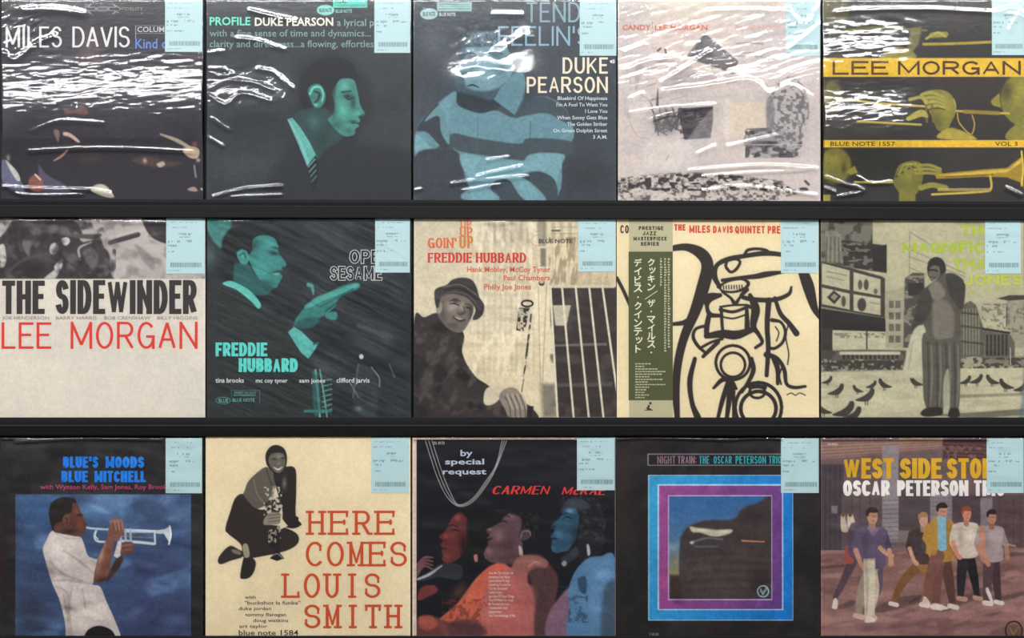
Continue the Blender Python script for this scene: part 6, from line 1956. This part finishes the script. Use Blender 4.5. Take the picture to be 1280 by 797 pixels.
def flat(rects, ul, vl, y):
    v, f = [], []
    for x0, y0, x1, y1 in rects:
        k = len(v)
        v += [(ul(x0), y, vl(y0)), (ul(x0), y, vl(y1)), (ul(x1), y, vl(y1)), (ul(x1), y, vl(y0))]
        f.append((k, k + 1, k + 2, k + 3))
    return mesh_from(v, f)


def price_label(root, s, ul, vl, ztop, xr, seed):
    x0, y0, x1, y1 = s
    w, h = x1 - x0, y1 - y0
    u = lambda a: ul(x0 + a * w)
    v = lambda b: min(vl(y0 + b * h), ztop - 0.0003)
    b, f = box_verts(u(0), u(1), -0.00082, -0.00045, v(1), v(0))
    lab = link('price_sticker', mesh_from(b, f), root, M_STICK)
    rng = np.random.RandomState(seed + 900)
    fx, fz = (lambda a: u(a)), (lambda b_: v(b_))
    # rows of small print, too fine to read
    rects = []

    def row(xa, xb, yc, hh, dens=.7):
        x = xa
        while x < xb:
            ww = .018 + .03 * rng.rand()
            if rng.rand() < dens:
                rects.append((x, yc - hh / 2, min(x + ww, xb), yc - hh / 2 + hh * (.4 + .6 * rng.rand())))
            x += ww + .012
    row(.10, .80, .085, .018, .6)
    row(.06, .62, .175, .022, .6)
    row(.32, .66, .295, .045, .8)
    row(.34, .64, .345, .02, .7)
    row(.05, .36, .43, .05, .75)
    row(.52, .70, .42, .05, .85)
    row(.74, .90, .43, .03, .6)
    row(.05, .34, .50, .04, .7)
    row(.05, .25 + .3 * (seed % 3 == 0), .61, .035, .7)
    row(.05, .40, .945, .018, .7)
    link('fine_print', flat(rects, fx, fz, -0.0009), lab, mat_ink((136, 162, 164)))
    bars, x = [], .11
    while x < .93:
        ww = .008 + .016 * rng.rand()
        bars.append((x, .80, x + ww, .885))
        x += ww + .008 + .010 * rng.rand()
    link('barcode', flat(bars, fx, fz, -0.0009), lab, mat_ink((126, 152, 153)))


def paper_band(root, ul, vl, zbot, ztop):
    """the paper strip wrapped round one sleeve, with its own printing"""
    y = -0.0005
    v, f = box_verts(ul(62), ul(220), -0.00062, 0.0, zbot + 0.0002, vl(54))
    band = link('paper_band', mesh_from(v, f), root, mat_ink((190, 184, 152)))
    link('green_panel', flat([(60, 172, 220, 710)], ul, vl, -0.00066), band, mat_ink((88, 92, 56)))
    bl = []
    for s, x0, x1, yt in (('PRESTIGE', 97, 186, 80), ('JAZZ', 112, 160, 99), ('MASTERPIECE', 78, 198, 118), ('SERIES', 104, 170, 137)):
        bl.append(pen_text(s, x0, x1, yt, yt + 14, 3.6, 3.2, gap=.2))
    put_block(band, 'band_heading', bl, ul, vl, (70, 66, 48))

    def column(s, x0, x1, ya, yb, bold):
        out = []
        st = (yb - ya) / len(s)
        for i, ch in enumerate(s):
            a, b = ya + st * i, ya + st * (i + 1)
            if ch == '・':
                out.append(([((x0 + x1) / 2 + 3.2 * math.cos(t), (a + b) / 2 + 3.2 * math.sin(t)) for t in np.linspace(0, 6.283, 9)[:-1]], [tuple(range(8))]))
                continue
            if ch == '／':
                out.append(([(x1 - 2, a), (x1 + 2, a), (x0 + 2, b), (x0 - 2, b)], [(0, 1, 2, 3)]))
                continue
            k = .62 if ch in 'ッィ' else 1.0
            if ch == 'ィ' or ch == 'ッ':
                out.append(type_text(ch, x0 + 8, x1, a + st * .1, b - st * .1, bold, vertical=True))
            else:
                out.append(type_text(ch, x0, x1, a + st * .04, b - st * .04, bold, vertical=True))
        return out
    put_block(band, 'band_title', column('クッキン／ザ・マイルス・', 120, 164, 196, 552, .022) + column('デイビス・クインテット', 72, 116, 196, 540, .022), ul, vl, (232, 228, 206))
    rng = np.random.RandomState(77)
    tiny = []
    for x, ya, yb in ((206, 196, 520), (193, 196, 530), (178, 196, 292)):
        yy = ya
        while yy < yb:
            hh = 5 + 4 * rng.rand()
            tiny.append((x - 4, yy, x + 4 * rng.rand() + 1, yy + hh * .8))
            yy += hh + 2.5
    for k in range(14):
        yy = 576 + 9.4 * k
        xx = 84
        xe = 110 + 80 * rng.rand()
        while xx < xe:
            ww = 4 + 7 * rng.rand()
            tiny.append((xx, yy, xx + ww, yy + 4.2))
            xx += ww + 2.5
    link('band_fine_print', flat(tiny, ul, vl, -0.00071), band, mat_ink((196, 194, 164)))
    put_block(band, 'band_emblem', [([(124, 740), (132, 726), (138, 728), (134, 736), (144, 744), (128, 744)], [(0, 1, 2, 3, 4, 5)]), ([(118, 744), (148, 744), (148, 747), (118, 747)], [(0, 1, 2, 3)]), ([(134, 718), (142, 716), (144, 724), (136, 726)], [(0, 1, 2, 3)])], ul, vl, (66, 62, 44))


def put_block(parent, name, parts, ul, vl, c):
    V, F = [], []
    for v, f in parts:
        k = len(V)
        V += [(ul(x), -0.00071, vl(y)) for x, y in v]
        F += [tuple(i + k for i in q) for q in f]
    link(name, mesh_from(V, F), parent, mat_ink(c))


for r_ in range(3):
    for c_ in range(5):
        build_record(r_, c_)
